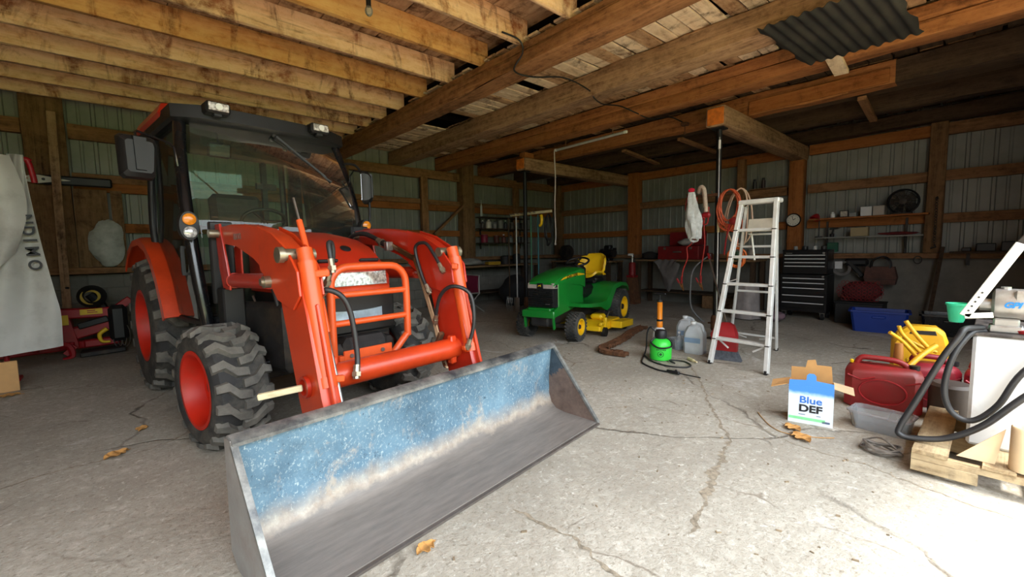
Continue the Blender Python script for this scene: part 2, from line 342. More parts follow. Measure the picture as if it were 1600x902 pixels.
# ---------------------------------------------------------------- setting: floor, ground, walls
def floor_mat():
    m, N, L, b = nodes('worn_concrete'); v = mapping(N, L, rand=False, world=True)
    a = tnoise(N, L, v, .7, 8, .6, .3); c = tnoise(N, L, v, 9, 6, .7); d = tnoise(N, L, v, 60, 4, .7)
    col = ramp(N, L, a, [(.3, rgb(148, 142, 132)), (.5, rgb(182, 176, 164)), (.68, rgb(204, 198, 186))])
    k = ramp(N, L, c, [(.36, (0, 0, 0)), (.5, (.6, .6, .6)), (.7, (0, 0, 0))])
    col = mix(N, L, k, col, rgb(150, 142, 128))
    k4 = ramp(N, L, tnoise(N, L, v, 1.6, 9, .72, .8), [(.6, (0, 0, 0)), (.68, (.75, .75, .75))]); col = mix(N, L, k4, col, rgb(206, 204, 198))
    k2 = ramp(N, L, d, [(.3, (.7, .7, .7)), (.42, (0, 0, 0))]); col = mix(N, L, k2, col, rgb(120, 114, 104))
    # dark stains
    k5 = ramp(N, L, tnoise(N, L, v, .9, 7, .66, 1.2), [(.62, (0, 0, 0)), (.74, (.6, .6, .6))]); col = mix(N, L, k5, col, rgb(120, 112, 100))
    # cracks: edges of large distorted cells
    dn = N.new('ShaderNodeTexNoise'); dn.inputs['Scale'].default_value = 1.3; dn.inputs['Detail'].default_value = 6; L.new(v, dn.inputs['Vector'])
    sc = N.new('ShaderNodeVectorMath'); sc.operation = 'MULTIPLY_ADD'; L.new(dn.outputs['Color'], sc.inputs[0]); sc.inputs[1].default_value = (.7, .7, 0); L.new(v, sc.inputs[2])
    vo = N.new('ShaderNodeTexVoronoi'); vo.voronoi_dimensions = '2D'; vo.feature = 'DISTANCE_TO_EDGE'; vo.inputs['Scale'].default_value = .42; L.new(sc.outputs[0], vo.inputs['Vector'])
    cr = ramp(N, L, vo.outputs['Distance'], [(.0, (1, 1, 1)), (.004, (.6, .6, .6)), (.008, (0, 0, 0))])
    gate = ramp(N, L, tnoise(N, L, v, .8, 4), [(.42, (0, 0, 0)), (.55, (1, 1, 1))])
    mm = N.new('ShaderNodeMath'); mm.operation = 'MULTIPLY'; L.new(cr, mm.inputs[0]); L.new(gate, mm.inputs[1])
    col = mix(N, L, mm.outputs[0], col, rgb(104, 96, 86))
    pit = ramp(N, L, tnoise(N, L, v, 34, 7, .78), [(.36, (.8, .8, .8)), (.46, (0, 0, 0))]); col = mix(N, L, pit, col, rgb(126, 116, 100))
    chalk = ramp(N, L, tnoise(N, L, v, 21, 8, .8, .5), [(.56, (0, 0, 0)), (.66, (.7, .7, .7))]); col = mix(N, L, chalk, col, rgb(222, 218, 208))
    v2 = N.new('ShaderNodeTexVoronoi'); v2.voronoi_dimensions = '2D'; v2.feature = 'DISTANCE_TO_EDGE'; v2.inputs['Scale'].default_value = 1.15; L.new(sc.outputs[0], v2.inputs['Vector'])
    c2 = ramp(N, L, v2.outputs['Distance'], [(.0, (1, 1, 1)), (.008, (.5, .5, .5)), (.014, (0, 0, 0))]); g2 = ramp(N, L, tnoise(N, L, v, 1.5, 5), [(.52, (0, 0, 0)), (.6, (.8, .8, .8))])
    m2 = N.new('ShaderNodeMath'); m2.operation = 'MULTIPLY'; L.new(c2, m2.inputs[0]); L.new(g2, m2.inputs[1]); col = mix(N, L, m2.outputs[0], col, rgb(116, 104, 90))
    L.new(col, b.inputs['Base Color']); b.inputs['Roughness'].default_value = .82; b.inputs['Specular IOR Level'].default_value = .3
    h = N.new('ShaderNodeMath'); h.operation = 'SUBTRACT'; L.new(c, h.inputs[0]); L.new(mm.outputs[0], h.inputs[1])
    hh = N.new('ShaderNodeMath'); hh.operation = 'MULTIPLY_ADD'; L.new(d, hh.inputs[0]); hh.inputs[1].default_value = .35; L.new(h.outputs[0], hh.inputs[2])
    bump(N, L, b, hh.outputs[0], .6, .016); return m
FLOOR = floor_mat()
X0, X1, Y0, Y1 = -3.2, 9.9, -0.8, 9.0
tag(MB().box(((X0+X1)/2, (Y0+Y1)/2-.1, -.1), (X1-X0+.6, Y1-Y0+.8, .2)).build('floor', FLOOR), 'worn grey concrete slab with cracks and pale patches', kind='structure')
def ground_mat():
    m, N, L, b = nodes('gravel_and_grass'); v = mapping(N, L, rand=False, world=True); sp = N.new('ShaderNodeSeparateXYZ'); L.new(v, sp.inputs[0])
    a = tnoise(N, L, v, .35, 6); n2 = tnoise(N, L, v, 14, 5)
    gr = ramp(N, L, n2, [(.3, rgb(142, 120, 92)), (.7, rgb(184, 160, 126))]); gs = ramp(N, L, n2, [(.3, rgb(74, 92, 40)), (.7, rgb(126, 140, 76))])
    mm = N.new('ShaderNodeMath'); mm.operation = 'MULTIPLY_ADD'; L.new(a, mm.inputs[0]); mm.inputs[1].default_value = 3.0; L.new(sp.outputs['Y'], mm.inputs[2])
    k = ramp(N, L, mm.outputs[0], [(0, (0, 0, 0)), (1, (1, 1, 1))])
    mr = N.new('ShaderNodeMapRange'); mr.inputs['From Min'].default_value = -6.0; mr.inputs['From Max'].default_value = -4.6; L.new(mm.outputs[0], mr.inputs[0])
    L.new(mix(N, L, mr.outputs[0], gs, gr), b.inputs['Base Color']); b.inputs['Roughness'].default_value = .95; bump(N, L, b, n2, .5, .03); return m
tag(MB().box((0, -31.5, -.13), (120, 61, .2)).build('ground', ground_mat()), 'sunlit gravel yard and grass outside the barn door', kind='structure')

BLOCK = pm('limewashed_block', rgb(126, 124, 116), .9, 0, .12, 5, dirt=rgb(104, 98, 90), dirt_amt=.35, bmp=.4)
def empty(name, label, loc=(0, 0, 0)):
    o = bpy.data.objects.new(name, None); COL.objects.link(o); o.location = loc; o.empty_display_size = .1
    return tag(o, label, kind='structure')
_pc = {}
def piece(name, parent, p0, p1, w, h, mat, up=(0, 0, 1), rough=0.0, seed=0):
    """a timber from p0 to p1 (centre line), w across, h along up; its own x runs along the grain"""
    p0, p1 = Vector(p0), Vector(p1); d = p1-p0; Ln = d.length
    key = (round(Ln, 3), round(w, 3), round(h, 3), mat.name, round(rough, 4), seed)
    me = _pc.get(key)
    if me is None:
        rr = random.Random(hash((round(Ln, 3), round(w, 3), round(h, 3), seed)) & 0xffff); n = max(1, int(Ln/.45)) if rough else 1
        b = min(w, h)*.07; rings = []
        for i in range(n+1):
            x = -Ln/2+Ln*i/n; j = lambda: rr.uniform(-rough, rough)
            y, z = w/2, h/2
            rings.append([V(x, -y+b+j(), -z+j()), V(x, y-b+j(), -z+j()), V(x, y+j(), -z+b+j()), V(x, y+j(), z-b+j()), V(x, y-b+j(), z+j()), V(x, -y+b+j(), z+j()), V(x, -y+j(), z-b+j()), V(x, -y+j(), -z+b+j())])
        me = MB().loft(rings).mesh(name, mat, 40); _pc[key] = me
    x = d.normalized(); u = Vector(up)
    if abs(u.dot(x)) > .98: u = V(0, 1, 0)
    y = u.cross(x).normalized(); z = x.cross(y)
    R3 = Matrix((x, y, z)).transposed()
    return link(name, me, parent, (p0+p1)/2-(parent.location if parent else V(0, 0, 0)), R3.to_euler())

def siding_panel(wd, ht):
    prof = []; x = 0.0; n = 6; st = wd/n
    for k in range(n):
        a = k*st; big = (k % 2 == 0); hgt = .02 if big else .007; rw = .034 if big else .02
        prof += [(a, 0), (a+.012, hgt), (a+.012+rw, hgt), (a+.024+rw, 0)]
    prof.append((wd, 0)); b = MB()
    b.grid(lambda u, v: V(prof[round(u*(len(prof)-1))][0]-wd/2, -prof[round(u*(len(prof)-1))][1], v*ht), len(prof)-1, 1)
    return b.mesh('siding_panel', SIDING, 20)
SP = siding_panel(.9, 2.9)
wl_ = empty('wall_left', 'pole barn wall of ribbed grey siding behind the tractor, brown girts and posts over whitewashed blocks', (3, Y1, 0))
wr_ = empty('wall_right', 'dark pole barn wall of ribbed siding with girts over a block base, tool chest and shelves against it', (X1, 4, 0))
for k in range(15): link('siding_panel', SP, wl_, V(X0+.45+.9*k, Y1+.06, 1.1)-wl_.location)
for k in range(12): link('siding_panel', SP, wr_, V(X1+.06, Y0+.45+.9*k, 1.1)-wr_.location, (0, 0, -PI/2))
MORT = pm('lime_mortar', rgb(118, 116, 108), .95, 0, .1, 8, bmp=.3)
MB().box((.35, .09, .53), (13.2, .2, 1.06)).build('mortar_core', MORT, wl_); MB().box((.08, .1, .53), (.2, 9.9, 1.06)).build('stem_wall', BLOCK, wr_)
blk = MB().box((0, 0, 0), (.392, .2, .206), .006).mesh('block', BLOCK)
for r in range(5):
    for k in range(34):
        x = X0+.2+.4*k-(.2 if r % 2 else 0)
        link('block', blk, wl_, V(x, Y1+.08+RN.uniform(-.003, .003), .105+.213*r)-wl_.location)
MB().box((3.35-3, .42, 2.3), (14.2, .1, 4.7)).build('outer_light_block', W['beam_dark'], wl_)  # unseen sheet added outside the siding to stop light leaks
MB().box((.42, .1, 2.3), (.1, 11.2, 4.7)).build('outer_light_block', W['beam_dark'], wr_)  # the same added light stop outside the right wall
# left wall timbers (their inner faces a little inside Y = 9)
def LWp(n, x0, z0, x1, z1, w, h, m, dy=.0, **k): return piece(n, wl_, (x0, Y1-.05-dy, z0), (x1, Y1-.05-dy, z1), w, h, m, **k)
LWp('sill', X0, 1.12, X1, 1.12, .36, .09, W['girt'], rough=.004)
for xa, xb in ((-3.1, -.9), (-.45, 3.3), (3.55, 6.3), (6.72, 9.7)):
    LWp('girt', xa, 3.115, xb, 3.115, .12, .2, W['girt'], rough=.006)
    LWp('girt', xa, 2.475, xb, 2.475, .1, .11, W['girt'], rough=.006)
    LWp('girt', xa, 2.35, xb, 2.35, .06, .14, W['orange'], -.02)
    LWp('girt', xa, 1.75, xb, 1.75, .06, .14, W['orange'], -.02)
LWp('post', -.68, 1.16, -.68, 3.75, .42, .2, W['post'], .02, up=(0, 1, 0), rough=.008)
LWp('post', 6.5, 1.16, 6.5, 3.5, .36, .26, W['post'], .03, up=(0, 1, 0), rough=.008, seed=2)
LWp('post', 3.42, 1.16, 3.42, 3.2, .24, .2, W['post'], .02, up=(0, 1, 0), rough=.006)
LWp('stud', 5.28, 1.16, 5.28, 3.02, .17, .1, W['girt'], .07, up=(0, 1, 0), rough=.005)
LWp('stud', 8.15, 1.16, 8.15, 3.02, .16, .1, W['girt'], .07, up=(0, 1, 0), rough=.005)
piece('brace', wl_, (5.5, Y1-.16, 1.72), (6.34, Y1-.16, 2.42), .05, .09, W['girt'], up=(0, -1, 0))
for k in range(6):
    LWp('plank', -1.35-.24*k, 1.17, -1.35-.24*k+.01*(k % 3), 3.3, .03, .225, W['plank'], .02, up=(1, 0, 0), seed=k % 3)
for x, w_ in ((-.98, .2), (-.18, .16), (.0, .13), (-.36, .2)):
    LWp('plank', x, 1.17, x, 2.3, .03, w_, W['plank'], .075, up=(1, 0, 0))
# right wall timbers
def RWp(n, y0, z0, y1, z1, w, h, m, dx=.0, **k): return piece(n, wr_, (X1-.05-dx, y0, z0), (X1-.05-dx, y1, z1), w, h, m, **k)
RWp('sill', Y0, 1.1, Y1, 1.1, .24, .09, W['girt'], rough=.004)
for ya, yb in ((-1.1, .6), (.78, 2.45), (2.8, 6.05), (6.4, 8.9)):
    RWp('girt', ya, 3.09, yb, 3.09, .1, .18, W['orange'] if ya > .7 else W['girt'], rough=.005)
    RWp('girt', ya, 2.37, yb, 2.37, .1, .16, W['girt'], rough=.006)
    RWp('girt', ya, 1.7, yb, 1.7, .06, .15, W['orange'] if ya > .7 else W['girt'], -.02)
for y, w_, m in ((.69, .2, 'post'), (2.63, .24, 'orange'), (6.2, .3, 'orange'), (8.78, .22, 'post')):
    RWp('post', y, 1.15, y, 3.3, w_, .22, W[m], .04, up=(1, 0, 0), rough=.005, seed=3)
RWp('post', 3.63, 1.95, 3.63, 3.1, .15, .14, W['girt'], .08, up=(1, 0, 0))
# closing walls out of view (boarding), with the open doorway between them
FB = wood('front_boarding', rgb(60, 46, 34), rgb(110, 86, 62), rgb(140, 114, 84), None)
wf = empty('wall_front', 'boarded front wall with the wide open doorway', (3, Y0, 0))
MB().box((3.35-3, 0, 4.25), (14.2, .08, .8)).build('header_boarding', FB, wf); MB().box((7.6-3, 0, 2.0), (5.0, .08, 4.0)).build('boarding', FB, wf); MB().box((-3.05-3, 0, 2.0), (.5, .08, 4.0)).build('boarding', FB, wf)
ws = empty('wall_side', 'boarded side wall left of the tractor', (X0, 4, 0))
MB().box((-.05, 0, 2.3), (.08, 10.6, 4.7)).build('boarding', FB, ws)

# ---------------------------------------------------------------- setting: ceiling timbers and boards
ce = empty('ceiling', 'timber ceiling of stained joists, hewn beams and pale board undersides', (3, 4, 3.2))
MB().box((3.35-3, 4.1-4, 4.62-3.2), (14.4, 11.0, .06)).build('attic_light_block', W['beam_dark'], ce)  # dark cover added over the ceiling boards to block light from above
def beam(x0, x1, z0, z1, m, y0=-1.0, y1=9.0, rough=.012, seed=0, n='beam'):
    return piece(n, ce, ((x0+x1)/2, y0, (z0+z1)/2), ((x0+x1)/2, y1, (z0+z1)/2), x1-x0, z1-z0, m, rough=rough, seed=seed)
beam(3.25, 3.52, 3.22, 3.375, W['beam']); beam(3.27, 3.50, 3.383, 3.46, W['beam'], rough=.006, seed=9)
beam(4.5, 4.78, 3.22, 3.5, W['beam_grey'], seed=1)
beam(5.68, 5.95, 3.22, 3.36, W['beam_gold'], rough=.007, seed=2); beam(5.685, 5.945, 3.366, 3.5, W['beam_gold'], rough=.007, seed=12)
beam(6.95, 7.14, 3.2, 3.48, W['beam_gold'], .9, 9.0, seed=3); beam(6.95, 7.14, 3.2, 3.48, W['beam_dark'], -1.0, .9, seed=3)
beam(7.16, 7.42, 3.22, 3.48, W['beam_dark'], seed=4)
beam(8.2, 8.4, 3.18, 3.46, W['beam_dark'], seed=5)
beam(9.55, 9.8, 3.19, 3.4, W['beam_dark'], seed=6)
JS = [.1, .76, 1.44, 2.1, 2.76, 3.43, 4.1, 4.78, 5.47, 6.13, 6.72, 7.3, 7.9, 8.5]
for i, y in enumerate(JS):
    m = W['joist_rust'] if i in (6, 8) else W['joist']
    piece('joist', ce, (-3.0, y+.03, 3.59), (3.36, y+.03, 3.59), .055, .26, m, rough=.003, seed=i)
for y in (2.7, 6.4): pass
piece('cross_beam', ce, (6.08, 2.61, 3.05), (9.88, 2.61, 3.05), .26, .26, W['beam_grey'], rough=.006, seed=7)
piece('cross_beam', ce, (6.08, 6.45, 3.03), (9.88, 6.45, 3.03), .25, .24, W['beam_grey'], rough=.006, seed=8)
CUT = pm('fresh_end_grain', rgb(206, 112, 34), .8, 0, .2, 18)
for y, z, h in ((2.61, 3.05, .22), (6.45, 3.03, .2)): MB().box((6.06-3, y-4, z-3.2), (.02, .22, h), .008).build('cut_end', CUT, ce)
piece('packing_block', ce, (6.12, 6.45, 3.2), (6.36, 6.45, 3.2), .16, .12, W['orange'])
for a, b in (((7.28, 4.85), (9.0, 5.12)), ((7.3, 3.74), (8.9, 3.8)), ((7.22, 2.95), (8.5, 3.0)), ((7.2, 1.25), (8.6, 1.34))):
    piece('bridging', ce, (*a, 3.17), (*b, 3.17), .09, .05, W['girt'])
piece('hanging_block', ce, (5.25, 1.18, 3.19), (6.05, 1.24, 3.19), .13, .04, W['board_white'])
piece('nailer', ce, (6.93, .95, 3.3), (6.93, 2.5, 3.3), .03, .17, W['orange'])
# boards over the joists (along y) and between the beams (along x)
x = -3.1; k = 0
while x < 3.4:
    piece('ceiling_board', ce, (x+.1, -1.1, 3.735+.004*(k % 3)), (x+.1, 9.0, 3.735+.004*(k % 3)), .193, .024, W['board'], seed=k % 2); x += .2; k += 1
def strips(xa, xb, z, m1, m2, w_, gaps=()):
    y = -1.05; k = 0
    while y < 8.95:
        if not any(a < y+w_/2 < b for a, b in gaps):
            s = RN.uniform(-.02, .02)
            piece('ceiling_board', ce, (xa, y+w_/2+s, z+.004*(k % 3)), (xb, y+w_/2-s, z+.004*((k+1) % 3)), w_-.03 if k % 3 else w_-.012, .022, m1 if RN.random() < .75 else m2, seed=k % 3)
        y += w_; k += 1
strips(3.3, 4.75, 3.515, W['board_white'], W['board'], .17, gaps=((5.95, 6.75), (4.2, 4.45)))
strips(4.55, 5.95, 3.535, W['board'], W['board_white'], .2)
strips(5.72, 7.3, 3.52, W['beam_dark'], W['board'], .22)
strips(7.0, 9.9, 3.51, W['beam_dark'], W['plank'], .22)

# hedge added out of view to close the low sky; the windscreen mirrors it
def leaf_mat():
    m, N, L, b = nodes('tree_foliage'); v = mapping(N, L); n = tnoise(N, L, v, 3.5, 6)
    L.new(ramp(N, L, n, [(.3, rgb(40, 60, 26)), (.7, rgb(88, 116, 56))]), b.inputs['Base Color']); b.inputs['Roughness'].default_value = .8; bump(N, L, b, n, .8, .2); return m
LEAF = leaf_mat()
hb = MB(); _rr = random.Random(3)
for k in range(150):
    w_ = _rr.uniform(1.6, 2.6); hb.ball((_rr.uniform(-38, 42), -27+_rr.uniform(-2.5, 2.5), _rr.uniform(.4, 3.2)), w_, 9, 6, (1, 1, .9))
tag(hb.build('low_sky_hedge', LEAF, ang=60), 'green hedge added out of view across the yard to close the low sky', 'hedge', kind='stuff')

# ---------------------------------------------------------------- the tractor (its own axes: x ahead, y to its left, z up)
TR = thing('tractor', 'orange cab tractor with a front loader and wide blue bucket parked facing the camera', 'tractor', (1.33, 2.2, 0), math.radians(7.37-90))
AMBER = pm('amber_lens', rgb(236, 140, 30), .25, 0, .1, 40, coat=.6)
LENS = pm('clear_lens', rgb(220, 220, 214), .12, .3, .5, 46, coat=.8)
GLASS = glass('tinted_cab_glass', (.68, .88, .72, 1), 1.5, 0.0, .03)
SEATM = pm('seat_vinyl', rgb(52, 50, 48), .7, 0, .15, 10)

def wheel(name, c, R, Rr, w, side, nl, lug, steer=0.0):
    """side -1: outer face towards -y"""
    e = bpy.data.objects.new(name, None); COL.objects.link(e); e.parent = TR; e.location = c; e.rotation_euler = (0, 0, steer)
    e.empty_display_size = .1; h = w/2; Rb = R-lug
    t = MB(); t.lathe([(Rr+.005, -h*.86), (Rr+.02, -h*.94), (Rr+(Rb-Rr)*.5, -h*1.0), (Rb-.035, -h*.92), (Rb-.008, -h*.8), (Rb, -h*.5), (Rb+.004, 0), (Rb, h*.5), (Rb-.008, h*.8), (Rb-.035, h*.92), (Rr+(Rb-Rr)*.5, h), (Rr+.02, h*.94), (Rr+.005, h*.86), (Rr-.008, h*.5), (Rr-.008, -h*.5), (Rr+.005, -h*.86)], (0, 0, 0), (0, 1, 0), 48, False)
    t.build('tire', RUBBER, e, ang=40)
    L = MB()
    def at(y, th, r): return V(r*math.sin(th), y, r*math.cos(th))
    pitch = 2*PI/nl
    for sgn in (-1, 1):
        for k in range(nl):
            t0 = k*pitch+(0 if sgn < 0 else pitch*.5); path = [(sgn*h*.97, t0+.16*pitch*0, .9), (sgn*h*.62, t0-.02, 1), (sgn*h*.3, t0+.36*pitch, 1.05), (-sgn*h*.12, t0+.44*pitch, .95)]
            hw = .21*pitch; rings = []
            for y, th, q in path:
                rb = Rb-.03 if abs(y) > h*.9 else Rb-.006
                rt = R-.035 if abs(y) > h*.9 else R
                rings.append([at(y, th-hw*1.25*q, rb), at(y, th-hw*.86*q, rt), at(y, th+hw*.86*q, rt), at(y, th+hw*1.25*q, rb)])
            L.loft(rings)
    L.build('tread_lugs', LUGTOP, e, ang=30, kind='stuff')
    s = side; r = MB()
    r.lathe([(Rr+.012, s*h*.86), (Rr+.012, s*h*.93), (Rr-.012, s*h*.93), (Rr-.036, s*h*.7), (Rr*.83, s*h*.2), (Rr*.6, s*h*.05), (Rr*.42, s*h*.12), (Rr*.3, s*h*.14), (.01, s*h*.14)], (0, 0, 0), (0, 1, 0), 40, False)
    r.build('rim', RIM, e, ang=50)
    hb = MB()
    for k in range(8):
        a = 2*PI*k/8; p = V(Rr*.42*math.cos(a), s*h*.13, Rr*.42*math.sin(a)); hb.cyl(p, p+V(0, s*.025, 0), .013, n=6)
    hb.lathe([(Rr*.26, s*h*.12), (Rr*.24, s*h*.4), (.01, s*h*.44)], (0, 0, 0), (0, 1, 0), 16); hb.build('hub_bolts', DARK, e)
    return e
for s in (-1, 1):
    wheel('front_wheel', (-1.45, s*.695, .41), .425, .255, .35, s, 18, .036, math.radians(5))
    wheel('rear_wheel', (-3.42, s*.595, .64), .645, .335, .43, s, 19, .042)

# --- bucket
def bucket_mat():
    m, N, L, b = nodes('worn_blue_bucket_paint'); v = mapping(N, L, rand=False)
    sp = N.new('ShaderNodeSeparateXYZ'); L.new(v, sp.inputs[0])
    n = tnoise(N, L, v, 3, 6, .6); base = ramp(N, L, n, [(.3, rgb(78, 108, 130)), (.7, rgb(116, 148, 168))])
    s1 = ramp(N, L, tnoise(N, L, mapping(N, L, (1, 1, .7), False), 70, 8, .8, .4), [(.55, (0, 0, 0)), (.62, (.85, .85, .85))])
    col = mix(N, L, s1, base, rgb(190, 204, 206))
    s2 = ramp(N, L, tnoise(N, L, v, 30, 6, .75), [(.32, (.8, .8, .8)), (.4, (0, 0, 0))]); col = mix(N, L, s2, col, rgb(44, 64, 84))
    s3 = ramp(N, L, tnoise(N, L, mapping(N, L, (1, 1, .6), False), 5, 9, .8, .3), [(.57, (0, 0, 0)), (.66, (.75, .75, .75))]); col = mix(N, L, s3, col, rgb(182, 170, 156))
    s4 = ramp(N, L, tnoise(N, L, v, 2.2, 8, .75), [(.38, (.55, .55, .55)), (.5, (0, 0, 0))]); col = mix(N, L, s4, col, rgb(66, 88, 106))
    # bare, rubbed metal over the floor and the heel, a rusty band above it (a wear line, ragged)
    w = N.new('ShaderNodeMath'); w.operation = 'MULTIPLY_ADD'; L.new(tnoise(N, L, v, 5, 7, .7), w.inputs[0]); w.inputs[1].default_value = -.16; L.new(sp.outputs['Z'], w.inputs[2])
    k1 = ramp(N, L, w.outputs[0], [(.0, (.9, .9, .9)), (.03, (.85, .85, .85)), (.14, (0, 0, 0))]); 
    rustc = ramp(N, L, tnoise(N, L, v, 14, 6, .7), [(.3, rgb(150, 126, 104)), (.7, rgb(198, 182, 162))]); col = mix(N, L, k1, col, rustc)
    k2 = ramp(N, L, w.outputs[0], [(.0, (1, 1, 1)), (.0, (1, 1, 1)), (.04, (0, 0, 0))])
    bare = ramp(N, L, tnoise(N, L, mapping(N, L, (9, 1.2, 9), False), 3, 6, .7), [(.25, rgb(104, 98, 94)), (.75, rgb(138, 130, 124))]); col = mix(N, L, k2, col, bare)
    L.new(col, b.inputs['Base Color']); b.inputs['Roughness'].default_value = .5; b.inputs['Metallic'].default_value = .1
    bump(N, L, b, tnoise(N, L, v, 40, 5, .7), .15, .004); return m
BUCKET = bucket_mat()
def side_mat():
    m, N, L, b = nodes('rusty_bucket_cheek'); v = mapping(N, L, rand=False); sp = N.new('ShaderNodeSeparateXYZ'); L.new(v, sp.inputs[0])
    w = N.new('ShaderNodeMath'); w.operation = 'MULTIPLY_ADD'; L.new(tnoise(N, L, v, 6, 6, .65), w.inputs[0]); w.inputs[1].default_value = -.5; L.new(sp.outputs['Z'], w.inputs[2])
    k = ramp(N, L, w.outputs[0], [(.12, (0, 0, 0)), (.125, (1, 1, 1))])
    n = tnoise(N, L, v, 12, 7, .7)
    L.new(mix(N, L, k, ramp(N, L, n, [(.3, rgb(84, 68, 62)), (.7, rgb(124, 104, 94))]), ramp(N, L, n, [(.3, rgb(40, 50, 60)), (.7, rgb(70, 84, 96))])), b.inputs['Base Color'])
    b.inputs['Roughness'].default_value = .6; bump(N, L, b, n, .15, .005); return m
CHEEK = side_mat()
CHEEKG = pm('scuffed_grey_cheek', rgb(150, 148, 146), .55, .1, .12, 5, dirt=rgb(112, 84, 68), dirt_amt=.3, bmp=.15)
LIP = pm('worn_black_lip', rgb(60, 64, 70), .35, .3, .25, 9, dirt=rgb(196, 194, 186), dirt_amt=.45)
BK = bpy.data.objects.new('bucket', None); COL.objects.link(BK); BK.parent = TR; BK.location = (0, .045, 0); BK.empty_display_size = .1
HW = 1.108
prof = [(.035, .545), (.02, .50), (0.0, .30), (.0, .16), (.025, .085), (.075, .04), (.15, .025), (.44, .012)]
b = MB(); b.grid(lambda u, v: V(prof[round(v*7)][0], (u*2-1)*HW, prof[round(v*7)][1]), 24, 7, .012); b.build('shell', BUCKET, BK, ang=50)
b = MB(); b.prism([(.46, .004), (.46, .016), (.34, .026), (.34, .012)], -HW-.012, HW+.012, 'xz'); b.build('cutting_edge', pm('worn_edge_steel', rgb(120, 112, 108), .4, .6, .15, 9, dirt=rgb(96, 84, 76), dirt_amt=.3), BK)
b = MB(); b.prism([(-.015, .51), (-.015, .56), (.01, .572), (.05, .565), (.07, .55), (.07, .535), (.04, .53), (.02, .50)], -HW-.014, HW+.014, 'xz', .004); b.build('top_lip', LIP, BK)
for s in (-1, 1):
    b = MB(); poly = [(-.02, .555), (.055, .56), (.075, .52), (.20, .33), (.45, .02), (.44, .004), (.05, .004), (-.03, .06)]
    b.prism(poly, s*HW-.009+s*.006, s*HW+.009+s*.006, 'xz'); b.build('cheek_plate', CHEEK if s > 0 else CHEEKG, BK)
    b = MB(); b.bar((.06, s*(HW+.004), .54), (.452, s*(HW+.004), .02), .026, .016, (1, 0, 0)); b.build('cheek_edge', LIP, BK)
b = MB()
for y in (-.6, -.48, .48, .6): b.prism([(-.012, .12), (-.012, .46), (-.10, .44), (-.17, .3), (-.17, .16), (-.1, .1)], y-.012, y+.012, 'xz')
b.build('pivot_ears', LIP, BK)

# --- loader arms
ARM = [(-1.68, 1.505), (-1.4, 1.515), (-1.145, 1.503), (-.86, 1.462), (-.66, 1.41), (-.5, 1.325), (-.38, 1.21), (-.3, .98), (-.18, .54), (-.06, .2), (-.12, .12), (-.3, .12), (-.36, .22), (-.46, .5), (-.62, 1.06), (-.7, 1.14), (-.84, 1.215), (-1.02, 1.29), (-1.3, 1.365), (-1.5, 1.385), (-1.68, 1.39)]
for s in (-1, 1):
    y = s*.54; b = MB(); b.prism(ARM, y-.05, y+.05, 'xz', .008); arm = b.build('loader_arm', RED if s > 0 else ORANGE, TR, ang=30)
    b = MB(); K = [(-.86, 1.475), (-.66, 1.425), (-.47, 1.335), (-.35, 1.21), (-.33, 1.08), (-.42, 1.0), (-.62, 1.04), (-.72, 1.13), (-.86, 1.215)]
    for o in (-.062, .062): b.prism(K, y+o-.007, y+o+.007, 'xz', .003)
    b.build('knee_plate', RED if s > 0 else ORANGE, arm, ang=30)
    b = MB(); b.bar((-.335, y-s*.0, 1.02), (-.11, y, .2), .022, .124, (1, 0, 0), .006); b.build('front_flange', ORANGE, arm)
    b = MB(); b.cyl((-.47, y-.085, 1.30), (-.47, y+.085, 1.30), .034); b.cyl((-.47, y+s*.085, 1.30), (-.47, y+s*.115, 1.30), .044); b.build('pivot_pin', ZINC, arm)
    # lift cylinder and its pin
    yc = s*.56; b = MB(); b.cyl((-1.5, yc, 1.125), (-.86, yc, 1.14), .05, n=18); b.cyl((-1.52, yc, 1.125), (-1.48, yc, 1.125), .055, n=18); lc = b.build('lift_cylinder', RED, TR)
    MB().cyl((-.86, yc, 1.14), (-.66, yc, 1.145), .024).build('rod', CHROME, lc)
    b = MB(); b.cyl((-.72, yc+s*.02, 1.145), (-.72, yc+s*.085, 1.145), .035); b.cyl((-.72, yc+s*.085, 1.145), (-.72, yc+s*.1, 1.145), .022); b.build('pin', ZINC, lc)
    # bucket cylinder in front of the leg
    yb = s*.535; b = MB(); b.cyl((-.385, yb, 1.26), (-.235, yb, .60), .05, n=18); b.cyl((-.245, yb, .64), (-.23, yb, .585), .056, n=18); b.cyl((-.41, yb, 1.33), (-.38, yb, 1.24), .042, n=14)
    bc = b.build('bucket_cylinder', ORANGE_L, TR)
    MB().cyl((-.24, yb, .62), (-.17, yb, .35), .026).build('rod', CHROME, bc)
    b = MB(); b.bar((-.3, yb-s*.08, 1.2), (-.36, yb, 1.19), .04, .04, bev=.006); b.bar((-.215, yb-s*.09, .62), (-.23, yb, .63), .035, .035, bev=.006); b.build('port_block', ORANGE_L, bc)
    # tower that carries the arm
    b = MB(); b.prism([(-1.7, 1.53), (-1.6, 1.53), (-1.46, 1.12), (-1.47, 1.06), (-1.6, 1.06), (-1.66, 1.2)], s*.585 if s > 0 else -.60, s*.60 if s > 0 else -.585, 'xz', .004); tw = b.build('loader_tower', RED, TR)
    MB().box((-1.565, s*.50, 1.22), (.13, .014, .3), .004).build('inner_plate', RED, tw)
    b = MB(); b.box((-1.72, s*.56, 1.25), (.05, .15, .6), .008); b.box((-1.62, s*.55, .82), (.14, .14, .5), .01); b.build('tower_bracket', BLACK, tw)
    MB().cyl((-1.63, s*.45, 1.46), (-1.63, s*.66, 1.46), .03).build('pin', ZINC, tw)
